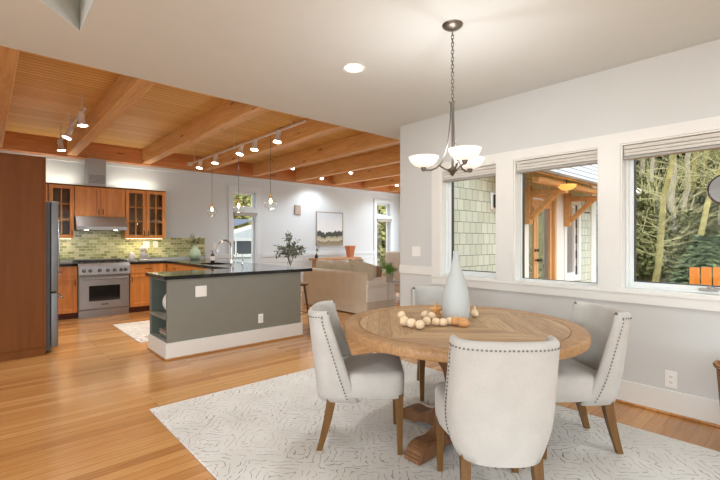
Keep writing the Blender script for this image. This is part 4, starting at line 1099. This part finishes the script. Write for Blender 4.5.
rf = MB(); rf.prism([(2.50, 2.217), (3.29, 3.24), (3.29, 3.28), (2.47, 2.245)], 5.2, 9.9, 'x'); rf.build('roofing', roof_m, pr)
MB().prism([(2.52, 2.212), (3.29, 3.232), (3.29, 3.20), (2.54, 2.20)], 5.25, 9.85, 'x').build('soffit', porch_m, pr)
for k in range(9):
    x = 6.1+k*.43; MB().prism([(2.56, 2.27), (3.29, 3.21), (3.29, 3.08), (2.66, 2.25)], x, x+.07, 'x').build('rafter', porch_m, pr)
am = thing('porch_ceiling_lamp', 'amber glass bowl lamp glowing under the porch roof', 'lamp', (6.50, 2.57, 2.13))
MB().lathe([(0, -.09), (.07, -.075), (.12, -.035), (.135, 0), (0, 0)], n=28).build('glass_bowl', amber_m, am, True)
MB().cyl((0, 0, 0), (0, 0, .12), .012).build('rod', black_m, am)
ln = thing('porch_lantern', 'small grey glass lantern hanging by the porch window', 'lantern', (9.0, 3.16, 1.84))
MB().lathe([(0, 0), (.05, 0), (.055, .02), (.05, .02), (.0, .02)], n=6).lathe([(0, .20), (.02, .19), (.065, .14), (.06, .135), (0, .135)], n=6).build('lantern_frame', steeldk_m, ln)
MB().lathe([(.045, .02), (.052, .135)], n=6).build('lantern_glass', gclear_m, ln); MB().tube([(0, 0, .2), (0, .05, .27), (0, .14, .25)], .008, 6).build('bracket_arm', steeldk_m, ln)
wl = thing('outdoor_wall_light', 'black and white outdoor fixture on the green shingle wall', 'wall light', (5.66, 3.30, 1.88))
MB().box(-.09, .09, -.03, 0, -.13, .13, .02, 3).build('back_plate', plate_m, wl, True); MB().box(-.06, .06, -.13, -.03, -.10, .10, .02, 3).build('housing', black_m, wl, True)
# small roof overhang outside the dining wall with the hanging disc
struct(MB().box(XW+.18, XW+.75, -3.2, 2.4, 2.66, 2.74).build('trim_13', white_m))
Dp = RD(.896*2.62*1.0, 2.62*1.0)
hd_ = thing('hanging_disc', 'round grey disc with dark bronze rim hanging outside the forest window', 'ornament', (4.38, .50, 1.705), -1.46)
q_ = .128
MB().cyl((0, -.012, 0), (0, .012, 0), q_*.9, q_*.9, 40).build('face', greyface_m, hd_, True)
mb = MB(); pts = [(q_*.92*math.cos(a*PI/24), 0, q_*.92*math.sin(a*PI/24)) for a in range(49)]; mb.tube(pts, .012, 8); mb.build('rim', greyrim_m, hd_, True)
MB().cyl((0, 0, q_*.9), (0, 0, 2.66-1.705), .003, None, 6).build('cord', black_m, hd_)
# orange chair on the terrace
oc = thing('adirondack_chair', 'orange slatted garden chair outside the forest window', 'chair', RD(4.62, 5.36, -.1), math.atan2(RD(.86, 1).x, -RD(.86, 1).y))
for k in range(5):
    x = (k-2)*.118; h = 1.06-.008*abs(k-2)
    MB().loft([[(x+dx*.052, dy*.01+y, z) for dx, dy in ((1, 1), (-1, 1), (-1, -1), (1, -1))] for y, z in ((.0, .22), (.16, h))]).build('back_slat', orange_m, oc)
for k in range(5): MB().box(-.28, .28, -.56+k*.11, -.46+k*.11, .37-k*.02, .39-k*.02, .003, 1).build('seat_slat', orange_m, oc)
for s in (-1, 1):
    MB().box(s*.36-.06, s*.36+.06, -.60, .12, .58, .605, .004, 1).build('armrest', orange_m, oc)
    MB().box(s*.33-.012, s*.33+.012, -.56, -.46, 0, .58, .004, 1).build('leg', orange_m, oc)
    MB().prism([(-.56, .40), (.45, .0), (.35, .0), (-.56, .30)], s*.30-.012, s*.30+.012, 'x').build('leg', orange_m, oc)
# ------------------------------------------------------------------ land, trees, neighbour
def hgt(x, y):
    r1 = max(0, x-13)*.55; r2 = max(0, y-20)*.35
    rr = r1+r2
    return -.22+min(rr, 26)+(.25*math.sin(x*.7)*math.cos(y*.6) if rr > .3 else 0)
t = bmesh.new(); N = 60; V = {}
for i in range(N+1):
    for j in range(N+1):
        x = -20+i*70/N; y = -22+j*70/N; V[i, j] = t.verts.new((x, y, hgt(x, y)))
for i in range(N):
    for j in range(N): t.faces.new((V[i, j], V[i+1, j], V[i+1, j+1], V[i, j+1]))
mb = MB(); mb._add(t); struct(mb.build('ground', ground_m, None, True))
struct(MB().box(3.98, 8.4, -3.5, 3.27, -.16, -.10).build('terrace', plain('grey_terrace', (150, 148, 142), .9)))
def bare_tree(label, px0, px1, d, ht, rad, m, seed):
    rnd = random.Random(seed)
    base = RD((px0-360)/416*d, d); top = RD((px1-360)/416*d, d)
    z0 = hgt(base.x, base.y)
    t_ = thing('bare_tree', label, 'tree', (base.x, base.y, z0-.05), 0)
    lean = (top-base)/((240-150)/416*d)        # sideways per metre
    P = [Vector((lean.x*z+rnd.uniform(-.07, .07), lean.y*z+rnd.uniform(-.07, .07), z)) for z in [ht*k/9 for k in range(10)]]; P[0] = Vector((0, 0, 0))
    MB().tube(P, [rad*(1-.07*k) for k in range(10)], 10).build('trunk', m, t_, True)
    mb = MB()
    for _ in range(60):
        f = rnd.uniform(.12, 1)*8.99; k = int(f); p = P[k].lerp(P[k+1], f-k)
        a = rnd.uniform(0, 6.28); L = rnd.uniform(.5, 2.0); q = [p]; dr = Vector((math.cos(a), math.sin(a), rnd.uniform(-.1, .7))).normalized()
        for s in range(4):
            dr = (dr+Vector((rnd.uniform(-.3, .3), rnd.uniform(-.3, .3), rnd.uniform(-.15, .35)))).normalized(); q.append(q[-1]+dr*L/4)
        r0 = rad*.08+.0025; mb.tube(q, [r0, r0*.8, r0*.6, r0*.45, r0*.3], 4, False)
        for s in (1, 2, 3):
            for _2 in range(2):
                e = (dr+Vector((rnd.uniform(-1, 1), rnd.uniform(-1, 1), rnd.uniform(-.4, .8)))).normalized()*L*.3
                mb.tube([q[s], q[s]+e*.5, q[s]+e+Vector((0, 0, rnd.uniform(-.06, .1)))], [r0*.4, r0*.3, r0*.2], 3, False)
    mb.build('branches', twig_m, t_)
for a in (('mossy yellow-green leaning tree trunk, nearest the left sash of the forest window', 652, 664, 11, 8, .085, moss_m, 1),
          ('pale grey tree trunk behind the mossy one in the forest window', 671, 672, 12, 8, .11, bark_m, 2),
          ('pale slender trunk leaning right in the middle of the forest window', 676, 690, 12.5, 8, .08, bark_m, 3),
          ('mossy trunk leaning strongly right towards the hanging disc', 682, 706, 10, 7.5, .07, moss_m, 4),
          ('thin grey trunk at the left of the forest window', 640, 648, 15, 8, .08, bark_m, 5),
          ('thin leaning trunk behind the orange garden chair', 700, 712, 14, 8, .08, moss_m, 6),
          ('bare tree seen past the white corner board of the porch wall', 597, 600, 15, 8, .10, moss_m, 7),
          ('mossy slim trunk between the pale trunks and the hanging disc', 690, 698, 13.5, 8, .07, moss_m, 11),
          ('slim pale trunk close to the left sash, behind the mossy leaning trunk', 645, 657, 14, 8, .07, bark_m, 12),
          ('bare tree beyond the basket corner, right of the hanging disc', 722, 730, 12, 8, .12, bark_m, 8)): bare_tree(*a)
# conifers and brush: a few meshes shared by many plants
def conifer_mesh(name, m, h, r, n, seed, k_=1):
    rnd = random.Random(seed); mb = MB()
    for _ in range(n):
        z = h*(rnd.random()**1.1); rr = r*(1-z/h)*rnd.uniform(.35, 1)+.1; a = rnd.random()*6.28
        c_ = Vector((rr*math.cos(a), rr*math.sin(a), z)); d = Vector((math.cos(a), math.sin(a), rnd.uniform(-.7, .1))).normalized(); s = Vector((-math.sin(a), math.cos(a), rnd.uniform(-.3, .3)))
        L = rnd.uniform(.18, .42)*k_; w = L*.3
        mb.quad(c_, c_+d*L*.5+s*w, c_+d*L, c_+d*L*.5-s*w)
    return mb
cproto = thing('conifer', 'dark green fir on the slope beyond the dining windows', 'tree', (22, 4, 2), 0, 'firs on the slope')
conifer_mesh('f', con_m, 8, 1.5, 7000, 1).build('needles', con_m, cproto); MB().cyl((0, 0, -.5), (0, 0, 8.5), .16, .03, 8).build('trunk', bark_m, cproto)
rnd = random.Random(4); first = True
spots = [(598, 17), (652, 17.5), (708, 18), (760, 17.5), (574, 21), (622, 21), (674, 21.5), (730, 21), (596, 25.5), (640, 26), (684, 26.5), (560, 27), (376, 24), (398, 27), (345, 27), (238, 28), (262, 33)]
for px, d in spots:
    p = RD((px-360)/416*d+rnd.uniform(-.5, .5), d); loc_ = (p.x, p.y, hgt(p.x, p.y)-.2)
    if first: c_ = cproto; first = False; c_.location = loc_
    else: c_ = dup(cproto, loc_, rnd.random()*6)
    if px < 420: c_['label'] = 'dark green fir behind the back wall windows'; c_['group'] = 'firs behind the house'
    s = rnd.uniform(.85, 1.05); c_.scale = (s, s, s)
sc_ = thing('young_spruce', 'blue-green young spruce behind the orange garden chair', 'tree', RD((710-360)/416*9, 9, -.25))
conifer_mesh('f', con2_m, 1.65, .95, 7000, 9, .5).build('needles', con2_m, sc_); MB().cyl((0, 0, -.3), (0, 0, 1.5), .05, .01, 8).build('trunk', bark_m, sc_)
def brush(m, n, rx, rz, seed, size=.16):
    rnd = random.Random(seed); mb = MB()
    for _ in range(n):
        d = Vector([rnd.gauss(0, 1) for _ in range(3)]).normalized(); d.z = abs(d.z); c_ = Vector((d.x*rx, d.y*rx, d.z*rz))*rnd.uniform(.5, 1)
        e = Vector([rnd.gauss(0, 1) for _ in range(3)]).normalized(); s = e.orthogonal().normalized(); L = size*rnd.uniform(.5, 1.3)
        mb.quad(c_, c_+e*L*.5+s*L*.3, c_+e*L, c_+e*L*.5-s*L*.3)
    return mb
bproto = thing('brush_shrub', 'olive brown brush at the foot of the slope', 'shrub', (12, 2, -.2), 0, 'brush at the foot of the slope')
brush(bush_m, 2600, 1.2, 1.5, 3).build('foliage', bush_m, bproto)
mb = MB(); rnd = random.Random(8)
for _ in range(40):
    a = rnd.random()*6.28; r_ = rnd.uniform(.2, 1.2); mb.tube([(0, 0, 0), (r_*.5*math.cos(a), r_*.5*math.sin(a), .9), (r_*math.cos(a), r_*math.sin(a), rnd.uniform(1.2, 2))], [.02, .012, .005], 4, False)
mb.build('twigs', twig_m, bproto)
bs = [(632, 12.2), (656, 12.6), (680, 12.3), (600, 16), (620, 14), (634, 13), (646, 14.5), (660, 13.5), (674, 14.5), (690, 13.5), (704, 14.5), (718, 13), (734, 14)]
for i, (px, d) in enumerate(bs):
    p = RD((px-360)/416*d, d); l_ = (p.x, p.y, hgt(p.x, p.y)-.1)
    if i == 0: bproto.location = l_
    else: c_ = dup(bproto, l_, rnd.random()*6); s = rnd.uniform(.8, 1.3); c_.scale = (s, s, s)
aproto = thing('leafy_tree', 'yellow-green leafy tree behind the neighbouring grey house', 'tree', (0, 0, 0), 0, 'leafy trees behind the neighbouring house')
brush(autumn_m, 6000, 2.0, 3.6, 5, .22).build('crown', autumn_m, aproto); MB().cyl((0, 0, -.5), (0, 0, 3), .15, .06, 8).build('trunk', bark_m, aproto)
for i, (px, d) in enumerate(((232, 24), (258, 25))):
    p = RD((px-360)/416*d, d); l_ = (p.x, p.y, hgt(p.x, p.y)+.4)
    if i == 0: aproto.location = l_
    else: dup(aproto, l_, i)
for i, (px, d) in enumerate(((377, 19), (400, 21))):
    p = RD((px-360)/416*d, d); l_ = (p.x, p.y, hgt(p.x, p.y)+.2)
    dup(aproto, l_, i*1.3, 'yellow-green leafy tree outside the tall window behind the sofa', 'leafy trees outside the sofa window')
# neighbouring house seen through the tall window by the sink
nb = thing('neighbour_house', 'grey neighbouring house with a white gable board and small window', 'house', (0, 0, 0))
YN = 13.0
zz = lambda y: 1.3+(240-y)*YN/388.0
MB().prism([(3.0, -.3), (10.5, -.3), (10.5, zz(214)), (7.1, zz(222)), (5.2, zz(240)), (3.0, zz(262))], YN, YN+.1, 'y').build('wall', housegrey_m, nb)
MB().prism([(4.4, zz(248)), (7.1, zz(223.5)), (7.1, zz(220)), (4.4, zz(244.5))], YN-.35, YN-.28, 'y').build('gable_board', white_m, nb)
MB().prism([(3.0, zz(262)), (7.05, zz(220.5)), (7.05, zz(219.5)), (3.0, zz(219.5))], YN+3.02, YN+6, 'y').prism([(3.0, zz(255)), (6.95, zz(219)), (3.0, zz(219))], YN+.1, YN+3, 'y').build('roof', houseroof_m, nb)
a = thing
wx = [5.92, 6.72]; wz = [zz(254), zz(241)]
f_ = MB()
for bx in ((wx[0]-.1, wx[0], wz[0]-.1, wz[1]+.1), (wx[1], wx[1]+.1, wz[0]-.1, wz[1]+.1), (wx[0], wx[1], wz[0]-.1, wz[0]), (wx[0], wx[1], wz[1], wz[1]+.1), (6.12, 6.17, wz[0], wz[1])): f_.box(bx[0], bx[1], YN-.05, YN, bx[2], bx[3])
f_ = f_.build('window', white_m, nb); MB().box(wx[0], wx[1], YN-.02, YN-.01, wz[0], wz[1]).build('pane', steeldk_m, f_)

# ------------------------------------------------------------------ light, camera
W_ = bpy.data.worlds.new('overcast_sky'); sc.world = W_; W_.use_nodes = True
bg = W_.node_tree.nodes['Background']; bg.inputs[0].default_value = (.86, .93, 1.0, 1); bg.inputs[1].default_value = 2.9
sun = lamp('SUN', 'weak_sun', (0, 0, 10), 1.2, (1, .95, .86), target=None); sun.data.angle = .5; sun.rotation_euler = (.75, .15, -.9)
# added area lamps at the rear, left and living room wall openings, brightening the interior
DAY = (.90, .95, 1.0)
for (p_, tgt, w_, h_, e_) in (((-1.6, -3.15, 1.3), (-1.6, 0, 1.3), 2.6, 2.3, 9), ((1.75, -3.15, 1.3), (1.75, 0, 1.3), 2.7, 2.3, 8),
                              ((XL+.03, -1.5, 1.25), (0, -1.5, 1.25), 2.1, 2.2, 60), ((XL+.03, 1.4, 1.25), (0, 1.4, 1.25), 2.3, 2.2, 75),
                              ((XR-.03, 5.25, 1.3), (0, 5.25, 1.3), 1.8, 1.9, 42), ((XR-.03, 7.45, 1.3), (0, 7.45, 1.3), 1.6, 1.9, 42)):
    lamp('AREA', 'window_daylight', p_, e_, DAY, w_, target=tgt, sy=h_)
cam = bpy.data.cameras.new('camera'); co = bpy.data.objects.new('camera', cam); COL.objects.link(co)
cam.sensor_width = 36; cam.lens = 36*416/720; cam.clip_start = .05; cam.clip_end = 200
co.location = (0, 0, 1.30); co.rotation_euler = (PI/2, 0, -math.radians(42.0)); sc.camera = co
vs = sc.view_settings; vs.view_transform = 'Standard'; vs.look = 'None'; vs.gamma = 1; vs.use_curve_mapping = False; vs.exposure = 0.2
cy = sc.cycles
cy.use_denoising = True; cy.max_bounces = 10; cy.diffuse_bounces = 6; cy.glossy_bounces = 4; cy.transparent_max_bounces = 16; cy.sample_clamp_indirect = 6; cy.caustics_reflective = False; cy.caustics_refractive = False
